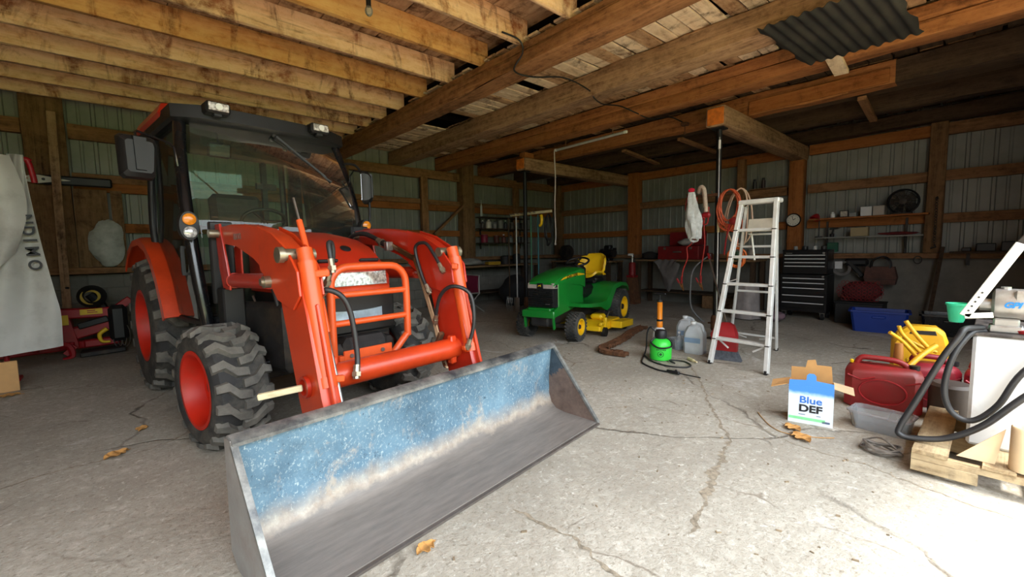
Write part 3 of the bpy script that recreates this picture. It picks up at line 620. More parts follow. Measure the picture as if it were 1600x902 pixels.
# raised level rod on the right cylinder (towards the camera's left)
b = MB(); b.cyl((-.60, -.47, 1.50), (-.44, -.47, 1.15), .017, n=10); b.cyl((-.44, -.47, 1.2), (-.36, -.46, .86), .022, n=10); b.build('level_indicator', ORANGE_L, TR)
b = MB(); b.cyl((-.66, -.47, 1.635), (-.59, -.47, 1.48), .007, n=6); b.cyl((-.37, -.46, .9), (-.22, -.46, .47), .011, n=8); b.build('indicator_rod', STEEL, TR)
b = MB(); b.cyl((-.35, -.55, .603), (-.35, .55, .603), .073, n=28); b.build('cross_tube', ORANGE, TR)
b = MB(); b.box((-.35, -.46, .70), (.1, .06, .05), .008); b.box((-.33, .44, .6), (.05, .05, .2), .008); b.build('tube_bracket', ORANGE, TR)
for s in (-1, 1): MB().box((-.35, s*.53, .62), (.19, .02, .19), .02).build('tube_collar', RED, TR)
# collar round the hole the stick goes through
MB().lathe([(.052, 0), (.06, 0), (.06, .022), (.045, .022), (.045, 0), (.052, 0)], (-.345, -.592, .583), (0, -1, 0), 22, False).build('hole_collar', RED, TR)

# --- hood
def hood_ring(x, zt, hw, zb):
    r = []; q = hw*.45
    pts = [(-hw, zb), (-hw*1.0, zb+(zt-zb)*.6), (-hw*.96, zt-.07), (-hw*.84, zt-.025), (-hw*.5, zt-.004), (0, zt), (hw*.5, zt-.004), (hw*.84, zt-.025), (hw*.96, zt-.07), (hw, zb+(zt-zb)*.6), (hw, zb)]
    return [V(x, a, c) for a, c in pts]
b = MB(); b.loft([hood_ring(*t) for t in ((-1.86, 1.50, .335, 1.02), (-1.6, 1.485, .335, 1.02), (-1.3, 1.44, .33, 1.02), (-1.08, 1.375, .32, 1.02), (-.95, 1.30, .305, 1.02), (-.88, 1.225, .29, 1.04), (-.845, 1.18, .28, 1.06))])
hood = b.build('hood', RED, TR, ang=28)
b = MB(); b.loft([[V(-.862, -.27, 1.075), V(-.862, .27, 1.075), V(-.862, .265, 1.175), V(-.862, -.265, 1.175)], [V(-.828, -.25, 1.075), V(-.828, .25, 1.075), V(-.836, .245, 1.168), V(-.836, -.245, 1.168)]]); b.build('headlight_strip', LENS, hood)
b = MB(); b.box((-.855, 0, 1.045), (.06, .56, .05), .014); b.box((-.86, 0, 1.195), (.05, .55, .03), .01); b.build('nose_lip', ORANGE, hood)
for y0, y1 in ((-.24, -.09), (.07, .23)):
    MB().box((-.898, (y0+y1)/2, 1.252), (.02, y1-y0, .03), .008, (0, .75, 0)).build('hood_vent', BLACK, hood)
MB().lathe([(.001, 0), (.035, 0), (.04, .004), (.03, .009), (.001, .01)], (-1.01, .03, 1.337), (.55, 0, .83), 18).build('hood_badge', BLACK, hood)
b = MB(); b.box((-1.35, 0, .88), (1.05, .62, .3), .02); b.build('side_screen', BLACK, TR)
b = MB(); b.box((-.9, 0, .84), (.1, .56, .38), .02); gr = b.build('front_grille', BLACK, TR)
b = MB()
for k in range(9): b.box((-.845, 0, .70+.035*k), (.012, .50, .012))
b.build('grille_bars', DARK, gr)
b = MB(); b.grid(lambda u, v: V(-.80-.05*(2*u-1)**2, (2*u-1)*.28, .86+.075*(v-.5)+.02*(2*u-1)**2), 10, 2, .02); b.build('bumper_strip', pm('faded_blue_trim', rgb(176, 196, 208), .35, .2, .2, 12, dirt=rgb(110, 120, 126), dirt_amt=.35), TR)
b = MB(); b.box((-.82, 0, .63), (.16, .5, .12), .03); b.box((-1.3, 0, .58), (1.2, .34, .3), .04); b.box((-2.2, 0, .6), (1.3, .42, .34), .04); b.build('chassis', DARK, TR)
b = MB(); b.cyl((-1.45, -.52, .44), (-1.45, .52, .44), .06, n=14); b.ball((-1.45, .0, .43), .13, 14, 8); b.box((-1.45, -.5, .44), (.16, .12, .2), .03); b.box((-1.45, .5, .44), (.16, .12, .2), .03); ax = b.build('front_axle', DARK, TR)
b = MB(); b.cyl((-1.33, -.44, .53), (-1.33, .1, .5), .03); b.cyl((-1.33, -.52, .54), (-1.33, -.42, .53), .016); b.build('steering_cylinder', BLACKP, ax)
b = MB(); b.box((-1.3, 0, .30), (.12, .18, .16), .03); b.lathe([(.085, 0), (.1, .02), (.07, .05), (.05, .08)], (-1.24, .0, .33), (1, 0, 0), 18)
for k in range(8): b.cyl((-1.2, .075*math.cos(k*PI/4), .33+.075*math.sin(k*PI/4)), (-1.18, .075*math.cos(k*PI/4), .33+.075*math.sin(k*PI/4)), .012, n=6)
b.build('pinion_housing', BLACK, ax)
# --- grille guard
b = MB(); gx = -.64
b.tube([(gx, -.28, .56), (gx, -.285, .62), (gx, -.285, 1.05), (gx, -.27, 1.15), (gx, -.21, 1.205), (gx, -.1, 1.215), (gx, .1, 1.215), (gx, .2, 1.205), (gx, .265, 1.15), (gx, .285, 1.05), (gx, .285, .72), (gx, .27, .70), (gx, .11, .54)], .026, 10, smooth=3)
for z in (1.035, .85): b.cyl((gx, -.285, z), (gx, .285, z), .021, n=10)
gg = b.build('grille_guard', ORANGE_L, TR, ang=60)
b = MB(); b.box((gx+.02, -.05, .612), (.016, .36, .115), .004); b.box((gx, -.24, .54), (.05, .04, .2), .004); b.box((gx-.1, 0, .45), (.22, .3, .03), .004); b.build('guard_foot', ORANGE_L, gg)
b = MB()
for y in (-.15, .08): b.cyl((gx+.028, y-.03, .635), (gx+.038, y-.03, .635), .014, n=8)
b.build('guard_bolts', STEEL, gg)

# --- hydraulic hoses and pipes
def hose(name, pts, r=.0135, m=HOSE, ends=True):
    h = MB().tube(pts, r, 8, smooth=6).build(name, m, TR, ang=60)
    if ends:
        b = MB(); P = [Vector(p) for p in pts]
        for a, c in ((P[0], P[1]), (P[-1], P[-2])):
            d = (c-a).normalized(); b.cyl(a-d*.01, a+d*.07, r*1.25, n=8); b.cyl(a+d*.005, a+d*.03, r*1.7, n=6)
        b.build('hose_fitting', ZINC, h)
    return h
hose('hydraulic_hose', [(-.33, -.42, 1.205), (-.34, -.425, 1.30), (-.36, -.42, 1.36), (-.38, -.39, 1.355), (-.40, -.38, 1.27), (-.45, -.4, 1.12)], .014)
hose('hydraulic_hose', [(-.24, -.36, .60), (-.27, -.33, .72), (-.3, -.34, .95), (-.32, -.38, 1.06), (-.36, -.45, 1.10), (-.42, -.47, 1.05)], .016)
hose('hydraulic_hose', [(-.40, .44, 1.16), (-.5, .43, 1.3), (-.58, .42, 1.37), (-.68, .41, 1.33), (-.62, .42, 1.12), (-.55, .43, 1.0)], .013)
hose('hydraulic_hose', [(-.50, .43, .78), (-.40, .40, .98), (-.28, .42, 1.06), (-.19, .5, 1.0), (-.16, .5, .8), (-.2, .47, .62)], .014)
hose('hydraulic_hose', [(-1.75, .42, 1.3), (-1.6, .40, 1.44), (-1.4, .4, 1.47), (-1.25, .42, 1.43), (-1.14, .43, 1.38)], .02)
hose('hydraulic_hose', [(-1.5, -.36, 1.35), (-1.3, -.4, 1.15), (-1.2, -.38, .9), (-1.3, -.3, .7)], .014, ends=False)
hose('hydraulic_hose', [(-1.1, -.42, 1.3), (-1.0, -.43, 1.2), (-.9, -.44, 1.1), (-.75, -.42, 1.1)], .014, ends=False)
b = MB(); b.box((-1.06, .43, 1.355), (.05, .06, .075), .006); b.build('valve_block', STEEL, TR); MB().tube([(-1.14, .43, 1.385), (-1.07, .43, 1.36)], .026, 10).build('hose_sleeve', BLACK, TR)
pipes = MB()
for k in range(4):
    o = k*.022
    pipes.tube([(-1.04, .455+o*.15, 1.37-o*.5), (-.80-o*.2, .462, 1.28-o*.4), (-.73-o*.25, .462, 1.235-o*.6), (-.52-o*.5, .462, .75), (-.43-o*.5, .462, .48), (-.40-o*.3, .45, .455)], .0085, 6, smooth=3)
pipes.build('hydraulic_pipes', pm('brass_coloured_pipe', rgb(128, 100, 74), .3, .85, .15, 10), TR, ang=60)
b = MB(); b.box((-.49, .45, .64), (.03, .045, .15), .004, (0, .5, 0)); b.build('pipe_clamp', RUST, TR)

# --- cab
CAB = bpy.data.objects.new('cab', None); COL.objects.link(CAB); CAB.parent = TR; CAB.empty_display_size = .1
for s in (-1, 1):
    A = [(-1.87, s*.64, .76), (-1.89, s*.67, 1.05), (-1.95, s*.69, 1.45), (-2.04, s*.688, 1.8), (-2.16, s*.665, 2.12), (-2.26, s*.63, 2.4)]
    b = MB(); b.tube(A, .044, 10, smooth=4); b.build('front_pillar', BLACKP, CAB, ang=60)
    b = MB(); b.tube([(-3.05, s*.7, 1.38), (-3.06, s*.71, 1.6), (-3.08, s*.69, 2.0), (-3.1, s*.65, 2.4)], .03, 8, smooth=3); b.tube([(-1.9, s*.66, .80), (-2.5, s*.69, .80), (-2.75, s*.69, 1.0), (-2.95, s*.69, 1.3), (-3.05, s*.7, 1.4)], .024, 8, smooth=3); b.build('door_frame', BLACK, CAB, ang=60)
    b = MB(); b.tube([(-3.5, s*.62, 1.4), (-3.48, s*.6, 2.4)], .035, 8); b.build('rear_pillar', BLACK, CAB)
    SG = [(-1.9, .83), (-2.5, .83), (-2.75, 1.02), (-2.95, 1.32), (-3.04, 1.42), (-3.06, 1.7), (-3.07, 2.38), (-2.25, 2.38), (-2.14, 2.1), (-2.0, 1.75), (-1.92, 1.4)]
    def ys(z): return .695 if z < 1.8 else .695-(z-1.8)*.09
    b = MB(); b.add([(x, s*(ys(z)+.003), z) for x, z in SG]+[(x, s*(ys(z)-.003), z) for x, z in SG], [tuple(range(11)), tuple(range(21, 10, -1))]+[(i, (i+1) % 11, 11+(i+1) % 11, 11+i) for i in range(11)]); b.build('side_window', GLASS, CAB, ang=0)
    RG = [(-3.09, 1.45), (-3.47, 1.45), (-3.46, 2.36), (-3.11, 2.36)]
    b = MB(); b.prism(RG, s*.655-.003, s*.655+.003, 'xz'); b.build('rear_side_window', GLASS, CAB, ang=0)
    # turn signal cluster on the pillar
    y = s*.715; b = MB(); b.loft([[V(x, y+.062*math.cos(a), 1.525+.105*math.sin(a)) for a in [2*PI*k/20 for k in range(20)]] for x in (-1.93, -1.85)]); b.box((-1.95, s*.7, 1.53), (.05, .05, .1), .01); tc = b.build('signal_housing', BLACK, CAB, ang=30)
    MB().lathe([(.042, 0), (.042, .012), (.03, .02), (.01, .023)], (-1.852, y, 1.572), (1, 0, 0), 20).build('amber_lamp', AMBER, tc)
    MB().lathe([(.042, 0), (.042, .012), (.03, .02), (.01, .023)], (-1.852, y, 1.478), (1, 0, 0), 20).build('clear_lamp', LENS, tc)
    # roof work lights
    yl = -.435 if s < 0 else .375; b = MB(); b.box((-2.048, yl, 2.455), (.13, .17, .085), .015); b.box((-2.03, yl, 2.405), (.05, .06, .03), .006); wk = b.build('work_light', BLACK, CAB)
    b = MB(); b.box((-1.977, yl, 2.457), (.012, .14, .06), .005); b.build('lamp_glass', LENS, wk); MB().lathe([(.001, 0), (.022, 0), (.026, .006)], (-1.97, yl, 2.457), (1, 0, 0), 14).build('lamp_bulb', WHITE, wk)
    b = MB(); b.bar((-2.0, s*.74, 1.18), (-2.0, s*.74, 1.36), .025, .02); b.bar((-2.0, s*.70, 1.37), (-2.0, s*.75, 1.37), .025, .02); b.bar((-2.0, s*.70, 1.17), (-2.0, s*.75, 1.17), .025, .02); b.build('door_handle', BLACK, CAB)
def wshield(u, v):
    z = .84+v*1.52; hw = .60+.07*math.sin(min(1, v*1.4)*PI/2) if v < .7 else .67-(v-.7)*.24
    x = -1.88-.03*(z-.84)-.29*(max(0, z-1.42)/.94)**1.7; return V(x+.05*(1-(2*u-1)**2), (2*u-1)*(hw-.02), z)
MB().grid(wshield, 12, 12).build('windscreen', GLASS, CAB, ang=60)
b = MB(); b.add([(-3.5, -.6, 1.4), (-3.5, .6, 1.4), (-3.48, .58, 2.36), (-3.48, -.58, 2.36)], [(0, 1, 2, 3)]); b.build('rear_window', GLASS, CAB, ang=0)
def roof_ring(z, ix, hw, xf, xb):
    return [V(xf-.10-ix, -hw+ix, z), V(xf-ix, -hw+.16+ix, z), V(xf+.05-ix, -.25, z), V(xf+.05-ix, .25, z), V(xf-ix, hw-.16-ix, z), V(xf-.10-ix, hw-ix, z), V(xb+.1+ix, hw-ix, z), V(xb+ix, hw-.14-ix, z), V(xb+ix, -hw+.14+ix, z), V(xb+.1+ix, -hw+ix, z)]
b = MB(); b.loft([roof_ring(2.36, .02, .70, -2.12, -3.5), roof_ring(2.38, .0, .70, -2.10, -3.5), roof_ring(2.48, .0, .70, -2.11, -3.5), roof_ring(2.50, .03, .69, -2.14, -3.5)]); b.build('roof_visor', BLACK, CAB, ang=30)
b = MB(); b.loft([roof_ring(2.43, .03, .72, -2.42, -3.6), roof_ring(2.47, .0, .72, -2.40, -3.62), roof_ring(2.56, .03, .71, -2.42, -3.6), roof_ring(2.605, .12, .70, -2.44, -3.55), roof_ring(2.62, .25, .7, -2.5, -3.5)]); b.build('roof', RED, CAB, ang=35)
b = MB(); b.box((-2.25, 0, .80), (.7, 1.2, .06), .02); b.box((-2.7, 0, .8), (1.4, 1.26, .08), .02); b.build('cab_floor', BLACK, CAB)
b = MB(); b.bar((-2.3, 0, 2.37), (-3.4, 0, 2.37), 1.26, .03); b.build('headliner', pm('grey_headliner', rgb(120, 118, 110), .9), CAB)
b = MB(); b.loft([[V(-1.95, -.42, .85), V(-1.95, .42, .85), V(-1.97, .42, 1.5), V(-1.97, -.42, 1.5)], [V(-2.2, -.38, .85), V(-2.2, .38, .85), V(-2.22, .36, 1.56), V(-2.22, -.36, 1.56)], [V(-2.36, -.2, .9), V(-2.36, .2, .9), V(-2.34, .2, 1.5), V(-2.34, -.2, 1.5)]]); b.build('dashboard', BLACK, CAB)
b = MB(); st = [V(-2.42+.075*math.sin(a)*1.6*.35, .19*math.cos(a), 1.62+.19*math.sin(a)*.55) for a in [2*PI*k/24 for k in range(25)]]; b.tube(st, .016, 8, False); b.cyl((-2.3, 0, 1.5), (-2.42, 0, 1.62), .02)
for a in (0, 2.2, 4.1): b.cyl((-2.42, 0, 1.62), (-2.42+.12*.35*math.sin(a), .18*math.cos(a), 1.62+.1*math.sin(a)), .012, n=6)
b.build('steering_wheel', BLACK, CAB, ang=60)
b = MB(); b.box((-2.85, 0, 1.2), (.48, .5, .14), .05); b.build('seat', SEATM, CAB); b = MB(); b.box((-3.12, 0, 1.58), (.14, .48, .7), .05, (0, -.15, 0)); b.build('seat_back', SEATM, CAB)
b = MB(); b.box((-2.2, -.39, 2.17), (.03, .17, .12), .02, (0, .2, 0)); b.cyl((-2.2, -.39, 2.17), (-2.25, -.39, 2.34), .008, n=6); b.build('inside_mirror', BLACK, CAB)
b = MB(); b.bar((-2.13, .02, 2.36), (-2.02, .42, 2.02), .012, .016); b.bar((-2.08, .3, 2.11), (-2.0, .46, 1.98), .02, .012); b.ball((-2.13, .02, 2.36), .025, 8, 6); b.build('wiper', BLACK, CAB)
b = MB(); b.bar((-3.2, .3, 1.3), (-3.2, .3, 2.3), .05, .05); b.bar((-3.2, .22, 1.55), (-3.2, .42, 1.55), .05, .09); b.bar((-3.2, .22, 2.05), (-3.2, .42, 2.05), .05, .06); b.build('belt_post', BLACK, CAB)
# grab rail on the left pillar and mirrors
MB().tube([(-2.18, .66, 2.2), (-2.05, .74, 2.18), (-1.98, .78, 2.05), (-1.92, .8, 1.8), (-1.9, .78, 1.62)], .012, 8, smooth=4).build('grab_rail', BLACK, CAB, ang=60)
def mirror(y, yaw, z, arm):
    e = bpy.data.objects.new('mirror', None); COL.objects.link(e); e.parent = TR; e.location = (-1.93, y, z); e.rotation_euler = (0, 0, yaw); e.empty_display_size = .1
    b = MB(); rg = lambda x, k: [V(x, a*k, c*k) for a, c in ((-.085, -.15), (.07, -.15), (.09, -.13), (.11, .1), (.10, .14), (.08, .15), (-.09, .15), (-.11, .13), (-.105, -.13))]
    b.loft([rg(-.045, .98), rg(-.02, 1.0), rg(.02, .92), rg(.045, .72)]); b.build('mirror_housing', BLACK, e, ang=30)
    b = MB(); b.loft([[V(.03, -.035, -.1), V(.03, .03, -.1), V(.03, .04, .14), V(.03, -.04, .14)], [V(.055, -.03, -.09), V(.055, .025, -.09), V(.055, .035, .13), V(.055, -.035, .13)]]); b.build('arm_socket', BLACK, e)
    MB().box((-.047, 0, 0), (.006, .17, .25), .002).build('mirror_glass', CHROME, e)
    MB().tube(arm, .0085, 6).build('mirror_arm', BLACKP, TR, ang=60)
mirror(-.955, .12, 1.99, [(-1.90, -.96, 2.04), (-1.9, -.97, 2.15), (-1.91, -.96, 2.165), (-2.0, -.76, 2.13), (-2.05, -.725, 2.11), (-2.06, -.71, 1.98)])
mirror(.79, .95, 1.945, [(-1.89, .79, 2.0), (-1.9, .79, 2.09), (-1.91, .78, 2.1), (-1.98, .68, 2.11), (-2.03, .665, 2.06), (-2.04, .66, 1.98)])
# --- rear fenders
FP = [(-2.44, .80), (-2.5, .92), (-2.62, 1.12), (-2.78, 1.29), (-2.98, 1.41), (-3.25, 1.475), (-3.55, 1.46), (-3.85, 1.36), (-4.05, 1.2)]
for s in (-1, 1):
    rings = []
    for i, (x, z) in enumerate(FP):
        a, c = FP[max(i-1, 0)], FP[min(i+1, len(FP)-1)]; d = Vector((c[0]-a[0], c[1]-a[1])).normalized(); n = Vector((d.y, -d.x)); n = n if n.y > 0 or i < 2 else -n
        n = Vector((abs(d.y), abs(d.x))) if x > -3.3 else Vector((-abs(d.y), abs(d.x)))
        q = [(.805, -.06), (.80, .0), (.77, .012), (.70, .014), (.655, .012), (.655, -.004), (.70, -.004), (.77, -.006), (.788, -.012), (.793, -.06)]
        rings.append([V(x+n.x*o, s*y, z+n.y*o) for y, o in q])
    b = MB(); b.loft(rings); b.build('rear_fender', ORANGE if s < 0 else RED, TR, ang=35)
    b = MB(); b.prism([(x+.004, z) for x, z in FP]+[(-4.0, 1.15), (-3.4, 1.25), (-2.9, 1.15), (-2.62, .92), (-2.56, .80)], s*.61-.008 if s > 0 else -.655, s*.655 if s > 0 else -.6, 'xz'); fp = b.build('fender_panel', RED, TR)
    MB().box((-2.58, s*.657, 1.02), (.03, .012, .16), .01, (0, -.35, 0)).build('panel_slot', BLACK, fp); MB().cyl((-2.53, s*.65, .86), (-2.53, s*.662, .86), .016, n=10).build('panel_plug', BLACK, fp)
b = MB(); b.bar((-2.0, -.56, .76), (-2.5, -.66, .42), .16, .02, (0, 1, 0)); b.box((-2.45, -.62, .42), (.3, .16, .03), .006); b.build('step', DARK, TR)
b = MB(); b.bar((-1.9, -.5, .7), (-1.1, -.34, .72), .1, .5, bev=.04); b.cyl((-3.42, -.5, .64), (-3.42, .5, .64), .12); b.box((-3.3, 0, .75), (.9, .7, .5), .08); b.box((-2.2, -.48, .62), (.5, .24, .3), .05); b.build('transmission', DARK, TR)
b = MB(); b.cyl((-1.55, -.43, 1.0), (-1.3, -.38, .62), .008, n=6); b.build('stay_rod', STEEL, TR)
# badge on the right loader arm
GREYP = pm('faded_badge', rgb(146, 116, 110), .6, 0, .25, 60)
text('arm_badge', 'KIOTI', .055, GREYP, TR, frame((-1.26, -.595, 1.425), (1, 0, 0), (0, 0, 1)), bold=.001)

# wooden stick pushed through the arm
def TW(x, y, z): return TR.matrix_basis @ V(x, y, z)
bpy.context.view_layer.update()
solo(MB().bar(TW(-.345, -.616, .583), TW(-.455, -.80, .557), .03, .032, bev=.004), 'wooden_stick', W['stick'], 'pale wooden stick poked into the hole in the orange loader arm', 'stick')

# ---------------------------------------------------------------- the green lawn tractor (x ahead, y to its left)
MW = thing('lawn_tractor', 'green and yellow lawn tractor with a yellow seat parked on the concrete', 'lawn tractor', (4.64, 4.33, 0), math.radians(194))
TURF = pm('turf_tire_rubber', rgb(48, 48, 48), .8, 0, .2, 8, dirt=rgb(116, 112, 104), dirt_amt=.3, bmp=.3)
def turf_wheel(name, c, R, Rr, w, side, par=MW, rim=YELLOW):
    e = bpy.data.objects.new(name, None); COL.objects.link(e); e.parent = par; e.location = c; e.empty_display_size = .1; h = w/2; Rb = R-.012
    t = MB(); t.lathe([(Rr, -h*.8), (Rr+.01, -h), (Rb-.05, -h*1.02), (Rb-.015, -h*.9), (Rb, -h*.6), (Rb+.002, 0), (Rb, h*.6), (Rb-.015, h*.9), (Rb-.05, h*1.02), (Rr+.01, h), (Rr, h*.8), (Rr-.01, 0), (Rr, -h*.8)], (0, 0, 0), (0, 1, 0), 36, False); t.build('tire', TURF, e, ang=40)
    L = MB(); nl = int(R*2*PI/.05)
    for k in range(nl):
        for j in range(5):
            y = (j-2)*h*.38; th = 2*PI*(k+.5*(j % 2))/nl; d = .3/nl*2*PI
            L.loft([[V((Rb-.01)*math.sin(t), yy, (Rb-.01)*math.cos(t)) for t, yy in q] if i == 0 else [V(R*math.sin(t), yy, R*math.cos(t)) for t, yy in q] for i, q in enumerate([[(th-d, y-h*.15), (th+d*.6, y-h*.15), (th+d, y+h*.15), (th-d*.6, y+h*.15)]]*2)])
    L.build('tread_blocks', TURF, e, ang=20, kind='stuff')
    r = MB(); s = side
    r.lathe([(Rr+.004, s*h*.7), (Rr+.004, s*h*.98), (Rr-.015, s*h*.98), (Rr-.025, s*h*.6), (Rr*.85, s*h*.25), (Rr*.45, s*h*.35), (Rr*.38, s*h*.55), (.01, s*h*.6)], (0, 0, 0), (0, 1, 0), 28, False); r.build('rim', rim, e, ang=45)
    MB().lathe([(Rr*.28, s*h*.55), (Rr*.26, s*h*.8), (.005, s*h*.85)], (0, 0, 0), (0, 1, 0), 12).build('hub_cap', DARK, e)
    return e
for s in (-1, 1):
    turf_wheel('front_wheel', (0, s*.405, .21), .21, .115, .17, s); turf_wheel('rear_wheel', (-1.66, s*.40, .31), .31, .175, .25, s)
def mh(x, zt, hw, zb, cr=.05): return [V(x, y, z) for y, z in ((-hw, zb), (-hw, zt-cr*1.6), (-hw*.93, zt-cr*.7), (-hw*.7, zt-cr*.15), (0, zt), (hw*.7, zt-cr*.15), (hw*.93, zt-cr*.7), (hw, zt-cr*1.6), (hw, zb))]
b = MB(); b.loft([mh(-.66, 1.03, .245, .72), mh(-.5, 1.035, .25, .76), mh(-.2, 1.0, .25, .8), (mh(.1, .945, .24, .82)), mh(.26, .89, .22, .82), mh(.30, .86, .20, .82)]); hd = b.build('hood', GREEN, MW, ang=30)
b = MB(); b.prism([(-.6, .50), (-.62, .78), (.20, .83), (.20, .50)], -.235, .235, 'xz', .01); b.build('side_panel', GREEN, MW)
b = MB(); b.loft([[V(.2, -.225, .5), V(.2, .225, .5), V(.2, .225, .83), V(.2, -.225, .83)], [V(.29, -.205, .5), V(.29, .205, .5), V(.30, .205, .76), V(.30, -.205, .76)]]); gl = b.build('grille', BLACK, MW)
b = MB()
for k in range(8): b.box((.295, 0, .525+.03*k), (.02, .40, .012), .003)
b.build('grille_slats', BLACKP, gl, kind='stuff')
b = MB(); b.loft([[V(.19, -.228, .765), V(.19, .228, .765), V(.19, .228, .835), V(.19, -.228, .835)], [V(.305, -.205, .765), V(.305, .205, .765), V(.298, .2, .84), V(.298, -.2, .84)]]); b.build('headlight_lens', pm('smoky_lens', rgb(188, 178, 168), .15, .2, .08, 30, coat=.7), MW)
b = MB(); b.box((.306, 0, .80), (.012, .1, .078), .004); em = b.build('emblem_plate', BLACK, MW)
b = MB(); b.prism([(-.028, .79), (-.01, .80), (.004, .797), (.012, .785), (.018, .787), (.012, .805), (.022, .818), (.018, .82), (.006, .81), (-.012, .812), (-.03, .80)], .3125, .314, 'yz'); b.build('leaping_deer_emblem', YELLOW, em)
STR = [(.17, .872), (-.05, .897), (-.3, .91), (-.62, .915), (-.62, .93), (-.4, .952), (-.1, .935), (.08, .905)]
b = MB(); b.prism(STR[::-1], .25, .2535, 'xz'); b.build('yellow_stripe', YELLOW, hd)
text('brand_lettering', 'JOHN DEERE', .062, BLACKP, MW, frame((-.2, .2545, .919), (-1, 0, .08), (.08, 0, 1)), shear=.2, bold=.001)
MB().box((.307, .12, .545), (.003, .07, .012)).build('model_plate', STEEL, MW)
b = MB(); b.prism([(-.62, .47), (.34, .36), (.38, .38), (.38, .45), (.2, .50), (-.62, .58)], .2, .23, 'xz'); b.prism([(-.62, .47), (.34, .36), (.38, .38), (.38, .45), (.2, .50), (-.62, .58)], -.23, -.2, 'xz'); b.box((.36, 0, .41), (.06, .52, .1), .012); b.box((.28, 0, .46), (.14, .36, .06), .01); b.prism([(.34, .42), (.37, .42), (.34, .2), (.31, .22)], .22, .245, 'xz'); b.prism([(.34, .42), (.37, .42), (.34, .2), (.31, .22)], -.245, -.22, 'xz'); b.build('front_frame', GREEN, MW)
b = MB(); b.box((-.6, 0, .33), (1.9, .3, .2), .03); b.cyl((0, -.36, .2), (0, .36, .2), .035); b.cyl((-1.66, -.3, .31), (-1.66, .3, .31), .05); b.box((-1.5, 0, .42), (.6, .5, .24), .04); b.build('chassis', DARK, MW)
def fs(x, z, hw, d=.05): return [V(x, -hw, z-d), V(x, -hw+.01, z), V(x, -.2, z+.01), V(x, .2, z+.01), V(x, hw-.01, z), V(x, hw, z-d), V(x, .2, z-d*.9), V(x, -.2, z-d*.9)]
b = MB(); b.loft([fs(-.12, .52, .42), fs(-.3, .50, .47), fs(-.75, .47, .47, .06), fs(-1.0, .48, .47, .16), fs(-1.12, .56, .48, .2), fs(-1.22, .69, .49, .17), fs(-1.34, .73, .5, .08), fs(-1.6, .74, .5, .06), fs(-1.85, .71, .5, .06), fs(-1.98, .64, .49, .08)]); b.build('fender_deck', GREEN, MW, ang=45)
b = MB(); b.box((-.75, 0, .8), (.26, .36, .5), .05); b.box((-1.02, 0, .62), (.5, .3, .2), .05); b.box((-1.3, .1, .8), (.2, .2, .06), .02); b.cyl((-1.85, .3, .74), (-1.85, .3, .86), .012); b.build('dash_tower', BLACK, MW)
b = MB(); st = [V(-.9+.19*math.cos(a)*.82, .19*math.sin(a), 1.10+.19*math.cos(a)*-.35) for a in [2*PI*k/26 for k in range(27)]]; b.tube(st, .017, 8, False)
b.cyl((-.72, 0, .98), (-.9, 0, 1.09), .025); b.ball((-.9, 0, 1.1), .05, 10, 6, (1, 1, .5))
for a in (1.2, 3.1, 5.0): b.bar((-.9, 0, 1.1), (-.9+.15*math.cos(a), .18*math.sin(a), 1.10-.18*math.cos(a)*.35), .03, .012)
b.build('steering_wheel', BLACK, MW, ang=50)
def seat(u, v):
    y = (2*v-1)*.27; k = 1-.42*max(0, (u-.6)/.4)**2.2-.18*max(0, (.15-u)/.15)
    pts = [V(-1.08, 0, .83), V(-1.12, 0, .87), V(-1.3, 0, .855), V(-1.48, 0, .85), V(-1.56, 0, .9), V(-1.60, 0, 1.02), V(-1.64, 0, 1.15), V(-1.68, 0, 1.20), V(-1.72, 0, 1.18)]
    f = u*8; i = min(7, int(f)); p = pts[i].lerp(pts[i+1], f-i); s_ = abs(2*v-1)**4
    return V(p.x+.15*s_*(u > .35), y*k, p.z+.05*s_*(u < .6)-.04*s_*max(0, u-.7)/.3)
b = MB(); b.grid(seat, 24, 14, .035); b.build('seat', YELLOW, MW, ang=60)
b = MB(); b.box((-1.4, 0, .78), (.4, .36, .1), .04); b.build('seat_pan', BLACK, MW)
b = MB(); b.prism([(.1-.45, .10), (-.35, .16), (-.45, .2), (-1.15, .21), (-1.25, .15), (-1.25, .08), (-.4, .08)], -.6, .62, 'xz', .02); dk = b.build('mower_deck', YELLOW, MW)
b = MB(); b.prism([(-.75, .1), (-.75, .2), (-1.3, .17), (-1.3, .07)], .62, .8, 'xz', .015); b.build('discharge_chute', YELLOW, dk)
b = MB(); b.box((-.55, .62, .2), (.05, .05, .16), .01); b.box((-.42, .62, .2), (.14, .05, .05), .01); b.box((-.8, .4, .25), (.2, .2, .08), .03); b.bar((-.35, .3, .2), (-.4, .3, .34), .03, .04); b.build('deck_hanger', YELLOW, dk)
b = MB(); b.cyl((-.5, .6, .07), (-.5, .66, .07), .07, n=16); b.cyl((-1.2, .66, .07), (-1.2, .71, .07), .06, n=16); b.build('gauge_wheel', BLACK, dk)
b = MB(); b.tube([(-.9, .5, .22), (-.95, .52, .3), (-1.1, .52, .3), (-1.15, .5, .21)], .012, 6); b.build('lift_link', DARK, dk)

